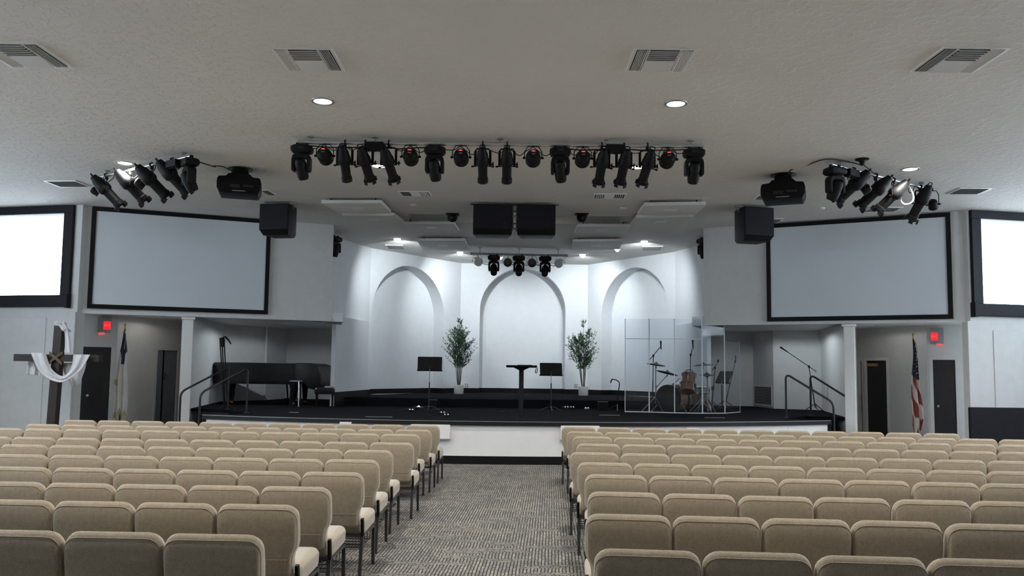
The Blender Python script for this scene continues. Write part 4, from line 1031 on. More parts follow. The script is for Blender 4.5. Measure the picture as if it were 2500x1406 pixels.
speaker((1837, 505), (.62, .64), .5, math.radians(12), 'black speaker hanging over the inner edge of the right screen')
speaker((1203, 499), (.745, .57), .55, math.radians(2), 'left one of the paired black centre speakers', .0, False)
speaker((1310, 500), (.73, .57), .55, math.radians(-2), 'right one of the paired black centre speakers', .0, False)
p = Z(1257, 499, HC)
t = thing('speaker_rigging', 'grey rigging frame between the paired centre speakers', 'bracket', (p.x, p.y+.1, HC))
for k, z in enumerate((-.12, -.22, -.36, -.46)): MB().tube([(-.09, 0, z), (.09, 0, z)], .018, 8).build('cross_bar', 'silver' if k % 2 else 'grey', t)
m = MB(); m.tube([(-.04, 0, 0), (-.04, 0, -.5)], .015, 8); m.tube([(.04, .02, 0), (.04, .02, -.5)], .015, 8); m.build('drop_rod', 'grey', t)
# dome cameras
for px, lab in ((1105, 'black dome camera under the ceiling left of the centre speakers'), (1420, 'black dome camera under the ceiling right of the centre speakers')):
    p = Z(px, 522, HC); t = thing('dome_camera', lab, 'camera', (p.x, p.y, HC))
    MB().box((0, 0, -.012), (.27, .2, .024)).build('mount_plate', 'black', t, bevel=.004, seg=1)
    MB().lathe([(.10, -.02), (.105, -.06), (.10, -.10), (.08, -.14), (.05, -.165), (.01, -.172)], 20).build('dome', 'black', t)
    MB().lathe([(.03, 0), (.03, .03), (.022, .035)], 12, TR(0, -.085, -.10) @ RX(PI/2)).build('lens', 'lens', t)
# ------------------------------------------------------------------ wooden cross with draped linen
dcr = 14.9
zb = lambda px, py: P(px, py, dcr)
t = thing('wooden_cross', 'tall dark wooden cross draped in white linen by the left wall', 'cross', V((P(134, 1030, dcr).x, dcr, 0)))
top, ctr = zb(148, 788), zb(144, 874)
foot = V((ctr.x-.06, dcr, .06))
MB().beam(foot, top, .155, .15, up=(0, 1, 0)).build('upright', 'walnut', t, world=True, smooth=False, bevel=.006, seg=1)
l, r = zb(40, 873), zb(247, 876)
MB().beam(V((l.x, dcr-.02, ctr.z)), V((r.x, dcr-.02, ctr.z)), .13, .14, up=(0, 1, 0)).build('crossbeam', 'walnut', t, world=True, smooth=False, bevel=.006, seg=1)
m = MB()
for s in (-1, 1):
    for k in (-.02, 0, .02):
        m.tube([ctr+V((s*-.12, -.11, -.10+k)), ctr+V((s*-.04, -.125, -.03+k)), ctr+V((s*.04, -.125, .04+k)), ctr+V((s*.12, -.11, .09+k))], .011, 6)
m.build('rope_binding', 'rope', t, world=True)
MB().box((foot.x, dcr, .03), (.7, .6, .06)).build('base', 'walnut', t, world=True, smooth=False)
MB().box((foot.x, dcr, .10), (.35, .3, .12)).build('base_block', 'walnut', t, world=True, smooth=False)
# linen: swag, riser to the top, knot, tails
def zpx(p): return (p[0]/4.394, 740+p[1]/4.394)
def ribbon(m, ea, eb, d0, nseg=5, fold=.018, nf=3.5):
    ea = catmull([V((*zpx(p), 0)) for p in ea], nseg); eb = catmull([V((*zpx(p), 0)) for p in eb], nseg); n = len(ea)-1
    def fn(u, v):
        i = min(int(u*n+.5), n); p = ea[i].lerp(eb[i], v)
        return P(p.x, p.y, d0-fold*math.sin(v*PI*nf+u*2)-.02*math.sin(PI*v))
    m.grid(fn, n, 12)
m = MB()
ribbon(m, [(330, 535), (400, 700), (490, 800), (640, 852), (760, 805), (880, 700), (965, 552)], [(490, 538), (540, 680), (600, 750), (670, 782), (735, 740), (772, 660), (788, 550)], dcr-.17)
ribbon(m, [(640, 185), (690, 290), (700, 420), (690, 530)], [(700, 200), (735, 300), (765, 440), (790, 545)], dcr-.06, fold=.01)
ribbon(m, [(290, 640), (285, 710), (282, 765)], [(400, 635), (425, 700), (435, 775)], dcr+.10, fold=.02)
ribbon(m, [(680, 640), (690, 740), (740, 830), (770, 900)], [(930, 640), (910, 720), (880, 800), (870, 860)], dcr+.12, fold=.02)
ribbon(m, [(335, 530), (330, 560), (300, 640)], [(490, 535), (470, 580), (400, 640)], dcr+.09, fold=.006)
def knot(u, v):
    a = u*2*PI; c = zb(151, 791)
    return c+V((-.10+.22*v+.02*math.sin(a*2), -.10*math.cos(a)*(1+.2*math.sin(v*9)), .06*math.sin(a)*(1.1-.5*v)+.03*math.sin(v*5)-.09*v))
m.grid(knot, 14, 8)
lin = m.build('linen_drape', 'cloth'); tag(lin, 'white linen cloth swagged over the wooden cross', 'cloth')
sm = lin.modifiers.new('thickness', 'SOLIDIFY'); sm.thickness = .006

# ------------------------------------------------------------------ exit signs
def exit_sign(px, py, a, b, label, w_=.25, h=.34, mir=1):
    c = L(px, py, a, b); d = unit(a, b); ang = math.atan2(d.y, d.x)
    t = thing('exit_sign', label, 'exit sign', (c.x, c.y, c.z-h/2), ang)
    MB().box((0, -.045, h/2), (w_, .09, h)).build('housing', 'grey', t, bevel=.01)
    MB().box((mir*.05, -.095, h*.45), (.135, .012, .17)).build('lit_face', 'exitred', t, bevel=.004, seg=1)
    MB().box((-mir*.045, -.06, -.02), (.12, .07, .05)).build('pink_block', 'exitglow', t, bevel=.01)  # small pink emissive block under the housing
    cu = bpy.data.curves.new('exit_lettering', 'FONT'); cu.body = 'EXIT'; cu.size = .055; cu.align_x = 'CENTER'; cu.align_y = 'CENTER'; cu.extrude = .002
    tmp = bpy.data.objects.new('tmp', cu); COL.objects.link(tmp); bpy.context.view_layer.update()
    me = bpy.data.meshes.new_from_object(tmp.evaluated_get(bpy.context.evaluated_depsgraph_get())); bpy.data.objects.remove(tmp)
    me.materials.clear(); me.materials.append(M['exitpale'])
    o = bpy.data.objects.new('exit_lettering', me); COL.objects.link(o); o.parent = t; o.location = (mir*.05, -.103, h*.45); o.rotation_euler = (PI/2, 0, 0)
M['exitpale'] = mat('exit_letter', (.6, .1, .1), .4, emit=(1, .12, .10), es=1.0)
M['exitglow'] = mat('exit_pink', (.5, .12, .12), .5, emit=(1, .16, .16), es=.5)
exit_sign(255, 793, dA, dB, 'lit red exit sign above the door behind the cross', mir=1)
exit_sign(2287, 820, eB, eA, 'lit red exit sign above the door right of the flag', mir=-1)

# ------------------------------------------------------------------ flags
def flag(px, py_top, d_, label, mode, lean):
    b = P(px, py_top, d_); H = b.z
    t = thing('flag_on_pole', label, 'flag', (b.x+lean, b.y, 0))
    MB().tube([(0, 0, .05), (-lean, 0, H-.12)], .014, 10).build('pole', 'walnut', t)
    MB().lathe([(.17, 0), (.17, .02), (.05, .05), (.03, .10)], 24).build('base', 'brass', t)
    MB().lathe([(.018, H-.13), (.022, H-.10), (.006, H-.08), (.028, H-.05), (.005, H)], 10, TR(-lean, 0, 0)).build('finial', 'brass', t)
    zt = H-.15; Hf = 1.84 if mode == 'stripes' else 1.80
    keys = [(0, .012), (.12, .035), (.45, .088), (.75, .125), (1, .135)] if mode == 'stripes' else [(0, .012), (.2, .06), (.37, .105), (.42, .10), (.6, .135), (1, .13)]
    def hw(b_):
        for (b0, w0), (b1, w1) in zip(keys, keys[1:]):
            if b_ <= b1: return w0+(w1-w0)*(b_-b0)/(b1-b0)
    def fn(a_, b_):
        w_ = hw(b_); x = w_*(2*a_-1); hem = .10*math.sin(a_*5.3*PI+.6)+.12*(a_-.3) if mode == 'stripes' else .07*math.sin(a_*5*PI)-.10*abs(2*a_-1)
        y = -.02-.7*w_*(.35*math.sin(a_*5.0*PI+b_*1.5)+.55*math.sin(PI*a_))
        z = zt-b_*Hf+hem*b_**3-(.02*math.sin(PI*a_*2)*b_)
        return V((-lean*max(0, z)/H+x+.012*math.sin(b_*9), y, z))
    nu, nv = 30, 90
    m = MB(); m.v += [fn(i/nu, j/nv) for i in range(nu+1) for j in range(nv+1)]
    for i in range(nu):
        for j in range(nv):
            a_, b_ = (i+.5)/nu, (j+.5)/nv
            if mode == 'stripes': mi = 0 if b_ < .44+.08*(a_-.5) else (1 if int(((b_-.3)*2.2-a_*1.35+9)*2.55) % 2 == 0 else 2)
            else: mi = 0 if (b_ < .34-.10*abs(2*a_-1.1) or (b_ < .40 and .5 < a_ < .75)) else (3 if (b_ > .93 or (.57 < b_ < .63 and a_ < .3)) else 2)
            m.f.append((i*(nv+1)+j, (i+1)*(nv+1)+j, (i+1)*(nv+1)+j+1, i*(nv+1)+j+1)); m.mi.append(mi)
    f = m.build('cloth', ['navy', 'red', 'flagwhite', 'fringe'], t)
    sm = f.modifiers.new('thickness', 'SOLIDIFY'); sm.thickness = .004
    if mode == 'stripes':
        m = MB()
        for r_ in range(9):
            for c_ in range(3):
                u, v = .2+.28*c_+.1*(r_ % 2), .08+.038*r_
                p = fn(u, v); pu = (fn(u+.01, v)-p); pv = (fn(u, v+.01)-p); nn = pu.cross(pv); nn.normalize()
                if nn.y > 0: nn = -nn
                ex = pv.normalized(); ey = nn.cross(ex); ring = []
                for q in range(10):
                    rr = (.017 if q % 2 == 0 else .007)*min(1, .4+hw(v)*8); an = 2*PI*q/10; ring.append(p+nn*.006+(ex*math.cos(an)+ey*math.sin(an))*rr)
                m.add(ring, [tuple(range(10))])
        m.build('stars', 'flagwhite', f, smooth=False)
    # tassel cord
    MB().tube(catmull([(-lean+.0, -.02, zt), (-lean+.05, -.05, zt-.15), (-lean+.03, -.06, zt-.4)], 5), .006, 5).build('tassel', 'fringe', t)
flag(306, 788, 16.75, 'white flag with dark canton drooping on a pole, left alcove', 'plain', -.02)
flag(2229, 812, 16.7, 'red and white striped flag with stars drooping on a pole', 'stripes', .05)

# ------------------------------------------------------------------ stage furniture
def stage_pt(px, py, z=DECK): return Z(px, py, z)
def music_stand(px, py, top_py, label, desk=(.50, .30), rz=0, tilt=20, z=DECK, plain=False):
    b = stage_pt(px, py, z); h = (py-top_py)*b.y/F
    t = thing('music_stand', label, 'music stand', b, rz)
    hd = h-desk[1]*.93
    MB().tube([(0, 0, .06), (0, 0, .62)], .013, 10).build('lower_tube', 'blackm', t)
    MB().tube([(0, 0, .60), (0, 0, hd+.08)], .008, 8).build('upper_tube', 'chrome', t)
    for k in range(3):
        a = 2*PI*k/3+.5; m = MB(); m.tube(catmull([(0, 0, .10), (.10*math.cos(a), .10*math.sin(a), .085), (.25*math.cos(a), .25*math.sin(a), .012)], 4), .010, 6); m.build('foot', 'blackm', t)
    T = TR(0, 0, hd) @ RX(math.radians(-tilt)); w_, dh = desk
    m = MB(); m.box((0, 0, dh/2), (w_, .006, dh), T=T); m.box((0, -.001, dh+.0), (w_*.96, .012, .012), T=T); dk = m.build('desk', 'black', t, bevel=.004, seg=1)
    m = MB(); m.box((0, .03, .0), (w_+.02, .06, .012), T=T); m.build('lip', 'black', dk, smooth=False)
    m = MB(); m.lathe([(.02, -.02), (.03, .0), (.03, .03)], 10, TR(0, -.015, hd+.05) @ RX(PI/2)); m.build('tilt_knob', 'blackm', t)
    return t
ms = music_stand(1047, 1003, 873, 'black music stand on a chromed stem left of the lectern', (.53, .30), math.radians(4))
music_stand(1345, 1004, 888, 'black music stand just right of the lectern', (.50, .275), math.radians(4))
music_stand(1763, 1003, 905, 'black music stand behind the clear drum shield', (.42, .30), math.radians(-58), 32)
# lectern: single dark post with a thin slanted top
b = stage_pt(1272, 1028); b.y += .18
t = thing('lectern', 'slim black lectern post with thin flat top at stage edge', 'lectern', (b.x, b.y, DECK), 0)
hL = P(1272, 896, b.y).z-DECK
MB().box((0, 0, hL/2), (.085, .06, hL)).build('post', 'frame', t, bevel=.004, seg=1)
m = MB(); m.box((0, .05, .012), (.10, .42, .024)); m.build('foot_plate', 'frame', t, bevel=.004, seg=1)
T = TR(0, .0, hL) @ RX(math.radians(-3))
m = MB(); m.box((.0, 0, .012), (.56, .42, .022), T=T); m.build('top', 'black', t, bevel=.006, seg=1)
m = MB(); m.loft([[V((sx*.16, sy*.10, hL+.0)) for sx, sy in ((-1, -1), (1, -1), (1, 1), (-1, 1))], [V((sx*.05, sy*.04, hL-.055)) for sx, sy in ((-1, -1), (1, -1), (1, 1), (-1, 1))]]); m.build('top_bracket', 'black', t, smooth=False)
o = MB(); o.box((.06, 0, .008), (.26, .2, .016), T=TR(b.x, b.y, DECK+hL+.026)); tag(o.build('closed_book', 'black', bevel=.003, seg=1), 'thin black book lying on the lectern top', 'book')
m = MB(); m.tube(catmull([(b.x+.26, b.y-.05, DECK+hL+.03), (b.x+.29, b.y-.08, DECK+hL-.03), (b.x+.275, b.y-.09, DECK+hL-.10), (b.x+.25, b.y-.08, DECK+hL-.09), (b.x+.27, b.y-.06, DECK+hL-.02)], 5), .007, 6); tag(m.build('strap', 'blackm'), 'dark strap loop hanging from the lectern top', 'strap')

# potted trees
def tree(px, py, top_py, label, seed, half):
    rnd = random.Random(seed); b = stage_pt(px, py, DECK2); h = (py-top_py)*b.y/F
    t = thing('potted_tree', label, 'potted tree', b)
    MB().lathe([(.125, 0), (.135, .02), (.14, .25), (.135, .26), (.12, .26), (.115, .23)], 28).build('pot', 'pot', t, bevel=.004, seg=1)
    MB().lathe([(.01, .225), (.118, .22)], 24, cap=False).build('soil', 'rubber', t)
    leaves, br = MB(), MB()
    def wid(z):                                  # half width of the crown at relative height z
        ks = [(.36, .25), (.42, .75), (.50, 1.0), (.60, .98), (.70, .80), (.80, .55), (.90, .36), (1.0, .12)]
        for (z0, w0), (z1, w1) in zip(ks, ks[1:]):
            if z <= z1: return half*(w0+(w1-w0)*max(0, z-z0)/(z1-z0))
        return half*.12
    def leaf_at(p, d):
        d = d.normalized(); ln = rnd.uniform(.07, .12); w_ = ln*.10
        s_ = d.cross(V((rnd.uniform(-1, 1), rnd.uniform(-1, 1), rnd.uniform(-.3, 1)))).normalized(); n_ = d.cross(s_)
        leaves.add([p, p+d*ln*.45+s_*w_+n_*.006, p+d*ln-n_*.01, p+d*ln*.45-s_*w_+n_*.006], [(0, 1, 2), (0, 2, 3)])
    NS = 8
    for s in range(NS):
        a = 2*PI*s/NS+rnd.uniform(-.3, .3); th = .98 if s == 0 else rnd.uniform(.60, .90); r_ = 0 if s == 0 else wid(th)*rnd.uniform(.3, .75)
        top_ = V((math.cos(a)*r_, math.sin(a)*r_*.6, h*th))
        pts = catmull([(math.cos(a)*.035, math.sin(a)*.035, .22), (top_.x*.45+math.cos(a)*.03, top_.y*.4, h*.38), (top_.x*.75, top_.y*.7, top_.z*.75), top_], 8)
        MB().tube(pts, [.0105*(1-.75*i/(len(pts)-1)) for i in range(len(pts))], 6).build('stem', 'stem', t)
        n = len(pts)
        for i in range(n):
            z = pts[i].z/h
            if z < .34 or rnd.random() < .40: continue
            for q in range(2):
                a2 = rnd.uniform(0, 2*PI); wm = wid(min(1, z+.06)); ln = wm*rnd.uniform(.35, .95)
                tx = math.cos(a2)*ln; tx = max(-wm-pts[i].x, min(wm-pts[i].x, tx))
                p0 = pts[i]; p2 = p0+V((tx, math.sin(a2)*ln*.6, abs(tx)*rnd.uniform(.5, 1.2)+.05)); p2.z = min(p2.z, h)
                cc = bez(p0, p0.lerp(p2, .5)+V((0, 0, -.03)), p2, 6); br.tube(cc, .003, 3)
                for j in range(2, 7):
                    for g in range(2):
                        leaf_at(cc[j], (cc[j]-cc[j-1]).normalized()*.8+V((rnd.uniform(-1, 1), rnd.uniform(-.8, .8), rnd.uniform(-.5, .8))))
    f = leaves.build('foliage', 'leaf', t, smooth=False); f['kind'] = 'stuff'
    g = br.build('twigs', 'stem', t, smooth=False); g['kind'] = 'stuff'
tree(1120, 962, 782, 'tall leafy artificial tree in a pale pot, left of centre niche', 3, .46)
tree(1424, 966, 785, 'tall leafy artificial tree in a pale pot, right of centre niche', 8, .47)
def wall_outlet(px, py, a_, b_, label):
    c = L(px, py, a_, b_); d = unit(a_, b_); t = thing('wall_outlet', label, 'outlet', c+V((d.y, -d.x, 0))*.006, math.atan2(d.y, d.x))
    MB().box((0, 0, 0), (.13, .012, .13)).build('plate', 'white', t, bevel=.003, seg=1)
    m = MB()
    for sx in (-.03, .03):
        for z in (-.025, .03): m.box((sx, -.008, z), (.035, .006, .03))
    m.build('socket', 'grey', t, smooth=False)
wall_outlet(1139, 940, AL, AR, 'white wall outlet beside the left tree pot')
wall_outlet(1406, 941, AL, AR, 'white wall outlet beside the right tree pot')

# covered grand piano
b0 = stage_pt(545, 987); yP = b0.y+.1
xl, xr = P(507, 930, yP).x, P(786, 930, yP).x
t = thing('grand_piano', 'grand piano under a black fitted cover on the left stage', 'piano', ((xl+xr)/2, yP+.5, DECK))
Lp = xr-xl; zt_, zb_ = 1.0, .53
def pl_ring(z, ins=0):
    # plan: tail on the left, keyboard on the right
    pts = [(-Lp/2, .15), (-Lp/2+.06, -.30), (-Lp/2+.3, -.45), (-.2, -.50), (Lp/2-.62, -.52), (Lp/2-.62, .95), (-.1, .95), (-Lp/2+.45, .72), (-Lp/2+.1, .45)]
    return [V((x*(1-ins*.02), y*(1-ins*.02), z)) for x, y in pts]
m = MB(); m.loft([pl_ring(zb_-.04, 1), pl_ring(zb_+.05), pl_ring(zt_-.02), pl_ring(zt_, .6)]); m.build('body_cover', 'cover', t, bevel=.015)
# keyboard end: cover falling in a rounded slope
prof = [(Lp/2-.64, zt_+.01), (Lp/2-.28, zt_), (Lp/2-.13, zt_-.05), (Lp/2-.03, zt_-.25), (Lp/2, zt_-.42), (Lp/2-.04, zt_-.58), (Lp/2-.18, zt_-.63), (Lp/2-.30, zt_-.60), (Lp/2-.42, zt_-.46), (Lp/2-.64, zt_-.47)]
m = MB(); m.loft([[V((x, -.56, z)) for x, z in prof], [V((x, .98, z)) for x, z in prof]]); m.build('keyboard_cover', 'cover', t, bevel=.02)
for x, y in ((-Lp/2+.40, .05), (Lp/2-.72, -.35), (Lp/2-.72, .75)):
    m = MB(); m.lathe([(.05, .06), (.055, .12), (.075, .35), (.10, .5), (.10, zb_)], 12, TR(x, y, 0)); m.build('leg', 'black', t)
    MB().tube([(x-.03, y, .035), (x+.03, y, .035)], .035, 12).build('caster', 'brass', t)
m = MB()
for sx in (-.10, .10): m.tube([(Lp/2-.9+sx, .2, .10), (Lp/2-.9+sx*1.4, .2, zb_)], .02, 8)
m.box((Lp/2-.9, .2, .10), (.34, .16, .07)); m.build('pedal_lyre', 'black', t)
m = MB()
for k in (-.08, 0, .08): m.box((Lp/2-.78, .2+k, .09), (.12, .025, .012))
m.build('pedal', 'brass', t)
# piano bench
b = stage_pt(797, 990); b.y -= .2; t = thing('piano_bench', 'padded black piano bench at the right end of the piano', 'bench', b, math.radians(12))
hb = (990-946)*b.y/F
m = MB(); m.loft([[V((x, y, z)) for x, y in rrect(.46-i, .70-i, .05, 3)] for z, i in ((hb-.14, .02), (hb-.12, 0), (hb-.03, 0), (hb, .05))]); m.build('cushion', 'cover', t)
for sx in (-1, 1):
    for sy in (-1, 1): MB().beam((sx*.18, sy*.30, 0), (sx*.18, sy*.30, hb-.12), .045, .045).build('leg', 'black', t, smooth=False)
m = MB(); m.box((.05, .05, hb+.02), (.22, .3, .05)); tag_o = m
o = MB(); o.box((b.x+.12, b.y, DECK+hb+.022), (.2, .3, .04)); tag(o.build('folder', 'grey', bevel=.004, seg=1), 'grey folder lying on the piano bench', 'folder')
# small stool with pale top by the piano legs
b = stage_pt(733, 990); b.y -= .45; t = thing('side_stool', 'small dark stool with pale top before the piano legs', 'stool', (b.x, b.y, DECK))
hs = P(733, 929, b.y).z-DECK
MB().box((0, 0, hs-.012), (.24, .24, .024)).build('top', 'grey', t, bevel=.004, seg=1)
for sx in (-1, 1):
    for sy in (-1, 1): MB().beam((sx*.10, sy*.1, 0), (sx*.085, sy*.085, hs-.02), .022, .022).build('leg', 'chrome' if sx > 0 and sy < 0 else 'black', t, smooth=False)

# microphone stands
def mic_stand(px, py, pole_top, boom=None, label='', tripod=.27, lean=0, mic=True, z=DECK, dd=0, rb=.010):
    b = stage_pt(px, py, z); b.y += dd
    t = thing('microphone_stand', label, 'microphone stand', (b.x, b.y, z)); loc = V((b.x, b.y, z))
    tp = P(*pole_top, b.y)-loc
    MB().tube([(0, 0, .1), (tp.x*.5, tp.y*.5, tp.z*.55)], .013, 8).build('lower_tube', 'blackm', t)
    MB().tube([(tp.x*.5, tp.y*.5, tp.z*.52), tp], .010, 8).build('upper_tube', 'blackm', t)
    for k in range(3):
        a = 2*PI*k/3+.4; MB().tube([(0, 0, .20), (tripod*math.cos(a), tripod*math.sin(a), .015)], .010, 6).build('foot', 'blackm', t)
    MB().lathe([(.02, -.03), (.025, 0), (.02, .03)], 10, TR(*tp)).build('clutch', 'black', t)
    if boom:
        q0, q1 = P(*boom[0], b.y-.02)-loc, P(*boom[1], b.y-.02)-loc
        MB().tube([q0, q1], rb*.9, 8).build('boom', 'blackm', t)
        if mic:
            q2, q3 = P(*boom[2], b.y-.04)-loc, P(*boom[3], b.y-.04)-loc
            MB().tube([q2, q2.lerp(q3, .6), q3], [.012, .018, .024], 10).build('microphone', 'black', t)
    return t
mic_stand(1975, 1004, (1975, 895), ((1993, 907), (1924, 860), (1924, 860), (1905, 847)), 'black boom microphone stand by the right stair rails', dd=-.4)
mic_stand(1595, 1001, (1595, 868), ((1586, 878), (1613, 846), (1614, 853), (1613, 832)), 'boom microphone stand at the left of the drums', dd=.1)
mic_stand(1688, 1001, (1686, 866), ((1685, 872), (1690, 852), (1692, 852), (1691, 830)), 'upright overhead microphone stand in the middle of the drums', dd=.2)
mic_stand(1748, 1001, (1746, 898), ((1738, 905), (1750, 888), (1752, 886), (1754, 878)), 'short boom microphone stand beside the cymbal on the right', dd=.4)
mic_stand(1795, 1001, (1795, 882), ((1795, 882), (1796, 872), (1796, 886), (1796, 868)), 'straight microphone stand at the right edge of the drum shield', dd=.9)
# folded stands leaning together by the piano
b = stage_pt(551, 1000); t = thing('folded_stand', 'bundle of folded black microphone stands before the piano', 'microphone stand', b)
for i, (p0, p1) in enumerate((((546, 985), (537, 825)), ((549, 985), (542, 824)), ((555, 985), (547, 824)))):
    MB().tube([P(*p0, b.y+.02*i)-b, P(*p1, b.y+.02*i)-b], .013, 8).build('tube', 'black', t)
MB().tube([(P(x, y, b.y+.02)-b) for x, y in ((545, 824), (550, 822), (558, 830), (564, 840))], [.02, .02, .018, .012], 8).build('folded_boom', 'black', t)
MB().lathe([(.04, -.12), (.055, -.05), (.055, .03), (.03, .08)], 10, TR(*(P(543, 833, b.y)-b))).build('clutch', 'black', t)
for k in range(3):
    a = 2*PI*k/3; MB().tube([(P(551, 982, b.y)-b), V((.2*math.cos(a), .2*math.sin(a), .012))], .011, 6).build('foot', 'blackm', t)
# guitar stand
b = stage_pt(1506, 1003); t = thing('guitar_stand', 'empty black guitar stand with hooked neck beside the shield', 'guitar stand', b)
g = lambda x, y: P(x, y, b.y)-b
MB().tube(catmull([g(1508, 985), g(1508, 965), g(1511, 948), g(1512, 935), g(1505, 928), g(1496, 926)], 6), .012, 8).build('neck_tube', 'black', t)
MB().tube(catmull([g(1497, 925), g(1493, 928), g(1491, 935)], 4), .015, 6).build('neck_hook', 'black', t)
for x, y in ((1481, 1003), (1506, 1007), (1523, 1003)): MB().tube([g(1507, 988), V((g(x, y).x, (1006-y)*.05-.05, .012))], .011, 6).build('foot', 'grey' if x == 1506 else 'black', t)

# ------------------------------------------------------------------ drums
K = lambda px, py, d_: P(px, py, d_)
bd = 17.9
c = K(1637, 973, bd); R_ = c.z-DECK-.01; R_ = min(max(R_, .26), .32)
c.z = DECK+R_+.015
t = thing('drum_kit', 'walnut drum kit with black bass drum face behind clear shield', 'drum kit', (c.x+.1, c.y+.3, DECK))
ax = V((.62, .79, 0)).normalized(); ang = math.atan2(ax.y, ax.x)
def drum(center, axis, r, ln, nm, head_front='black', mt='drumwood', lugs=8, hoop='drumwood'):
    axis = V(axis).normalized(); q = axis.to_track_quat('Z', 'Y').to_matrix().to_4x4(); T = TR(*(V(center)-t.location)) @ q
    m = MB(); m.lathe([(r, 0), (r, ln)], 32, T, cap=False); sh = m.build(nm, mt, t)
    for z in (-.012, ln-.018): m = MB(); m.lathe([(r-.004, z), (r+.014, z), (r+.014, z+.03), (r-.004, z+.03)], 32, T, cap=False); m.build('hoop', hoop, sh)
    m = MB(); m.lathe([(.001, .0), (r-.004, .0)], 32, T, cap=False); m.build('front_head', head_front, sh)
    m = MB(); m.lathe([(.001, ln), (r-.004, ln)], 32, T, cap=False); m.build('rear_head', 'drumhead', sh)
    lg = MB()
    for k in range(lugs):
        a = 2*PI*(k+.5)/lugs
        lg.box(((r+.012)*math.cos(a), (r+.012)*math.sin(a), ln/2), (.02, .022, min(.08, ln*.4)), T=T, R=Matrix.Rotation(a, 3, 'Z'))
        lg.tube([T @ V(((r+.017)*math.cos(a), (r+.017)*math.sin(a), 0)), T @ V(((r+.017)*math.cos(a), (r+.017)*math.sin(a), ln))], .004, 5)
    lg.build('lug', 'chrome', sh)
    return sh
drum(c-ax*.12, ax, R_-.01, .42, 'bass_drum', 'black', hoop='black')
# spurs
for s in (-1, 1):
    side = V((ax.y, -ax.x, 0))*s
    p = c+side*R_*.9+V((0, 0, -.1)); m = MB(); m.tube([p-t.location, p+side*.16-ax*.08+V((0, 0, -(p.z-DECK)+.01))-t.location], .010, 6); m.build('spur', 'chrome', t)
# toms on a holder
tc = K(1684, 926, bd+.1); drum(tc+V((-.03, -.02, -.12)), (.10, .30, .95), .155, .24, 'rack_tom', 'drumwood', lugs=6)
tc2 = K(1677, 945, bd-.15); drum(tc2+V((.0, .0, -.09)), (.12, .45, .9), .15, .19, 'second_tom', 'drumwood', lugs=6)
m = MB(); p0 = c+V((.06, .12, R_)); m.tube([p0-t.location, tc+V((-.22, .02, .02))-t.location, tc+V((-.15, 0, 0))-t.location], .012, 8); m.tube([p0-t.location, tc2+V((-.1, .08, 0))-t.location], .012, 8); m.build('tom_holder', 'chrome', t)
m = MB(); m.tube(catmull([tc+V(v)-t.location for v in ((-.12, -.1, .12), (-.10, -.1, .20), (.02, -.1, .21), (.06, -.06, .14))], 4), .008, 6); m.build('microphone_clip', 'black', t)
fc = K(1708, 985, bd+.95); fc.z = DECK+.16
drum(fc, (0, 0, 1), .20, .36, 'floor_tom', 'drumwood', lugs=6)
for k in range(3):
    a = 2*PI*k/3+.6; m = MB(); p = fc+V((.225*math.cos(a), .225*math.sin(a), 0)); m.tube([p+V((0, 0, .3))-t.location, V((p.x, p.y, DECK+.01))-t.location], .010, 6); m.build('floor_tom_leg', 'chrome', t)
sc_ = K(1712, 958, bd+.5); t_s = thing('snare_drum', 'grey snare drum on a stand right of the toms', 'drum', (sc_.x, sc_.y, DECK))
old_t = t; t = t_s; drum(sc_, (0, -.12, 1), .17, .13, 'shell', 'drumhead', 'silver', 8, 'chrome'); t = old_t
for k in range(3):
    a = 2*PI*k/3; hz = sc_.z-DECK; m = MB(); m.tube([V((0, 0, .25)), V((.24*math.cos(a), .24*math.sin(a), .012))], .010, 6); m.tube([V((0, 0, hz-.1)), V((.16*math.cos(a), .16*math.sin(a), hz-.0))], .008, 6); m.build('stand_leg', 'chrome', t_s)
MB().tube([(0, 0, .2), (0, 0, sc_.z-DECK-.09)], .012, 8).build('stand_tube', 'chrome', t_s)
def cymbal(px, py, wpx, d_, tilt, base_px, label, base_py=1000, tx=0, double=False):
    c_ = K(px, py, d_); r = wpx/2*d_/F
    bx = K(base_px, 950, d_).x
    t_ = thing('cymbal_stand', label, 'cymbal', (bx, c_.y+.02, DECK))
    rel = c_-t_.location
    T = TR(*rel) @ Matrix.Rotation(math.radians(tilt), 4, 'Y') @ RX(math.radians(tx))
    pr = [(.012, .035), (.035, .032), (.05, .012), (r*.6, .002), (r, -.016), (r, -.019), (r*.6, -.002), (.05, .008), (.012, .03)]
    MB().lathe(pr, 36, T, cap=False).build('cymbal', 'cymbal', t_)
    if double: MB().lathe([(a, -.03-z) for a, z in pr], 36, T, cap=False).build('lower_cymbal', 'cymbal', t_)
    MB().tube([rel+V((0, 0, .06)), rel+V((0, 0, -.10))], .008, 6).build('wing_nut', 'black', t_)
    m = MB(); h = rel.z
    if abs(rel.x) > .05: m.tube([rel+V((0, 0, -.06)), V((0, 0, h-.35))], .009, 8); top_ = h-.30
    else: top_ = h-.02
    m.tube([(0, 0, .2), (0, 0, top_)], .012, 8); m.build('stand_tube', 'chrome', t_)
    for k in range(3):
        a = 2*PI*k/3+.9; MB().tube([(0, 0, .35), (.30*math.cos(a), .30*math.sin(a), .012)], .010, 6).build('stand_leg', 'chrome', t_)
cymbal(1602, 889, 45, 18.0, 8, 1601, 'dark crash cymbal highest on the left of the drums', tx=-3)
cymbal(1629, 909, 54, 18.3, 14, 1602, 'large dark ride cymbal tilted above the bass drum', tx=-3)
cymbal(1717, 890, 50, 18.3, -3, 1718, 'dark crash cymbal on the right of the drums', tx=-3)
cymbal(1726, 914, 38, 18.1, 0, 1728, 'pair of hi-hat cymbals low on the right of the drums', double=True)
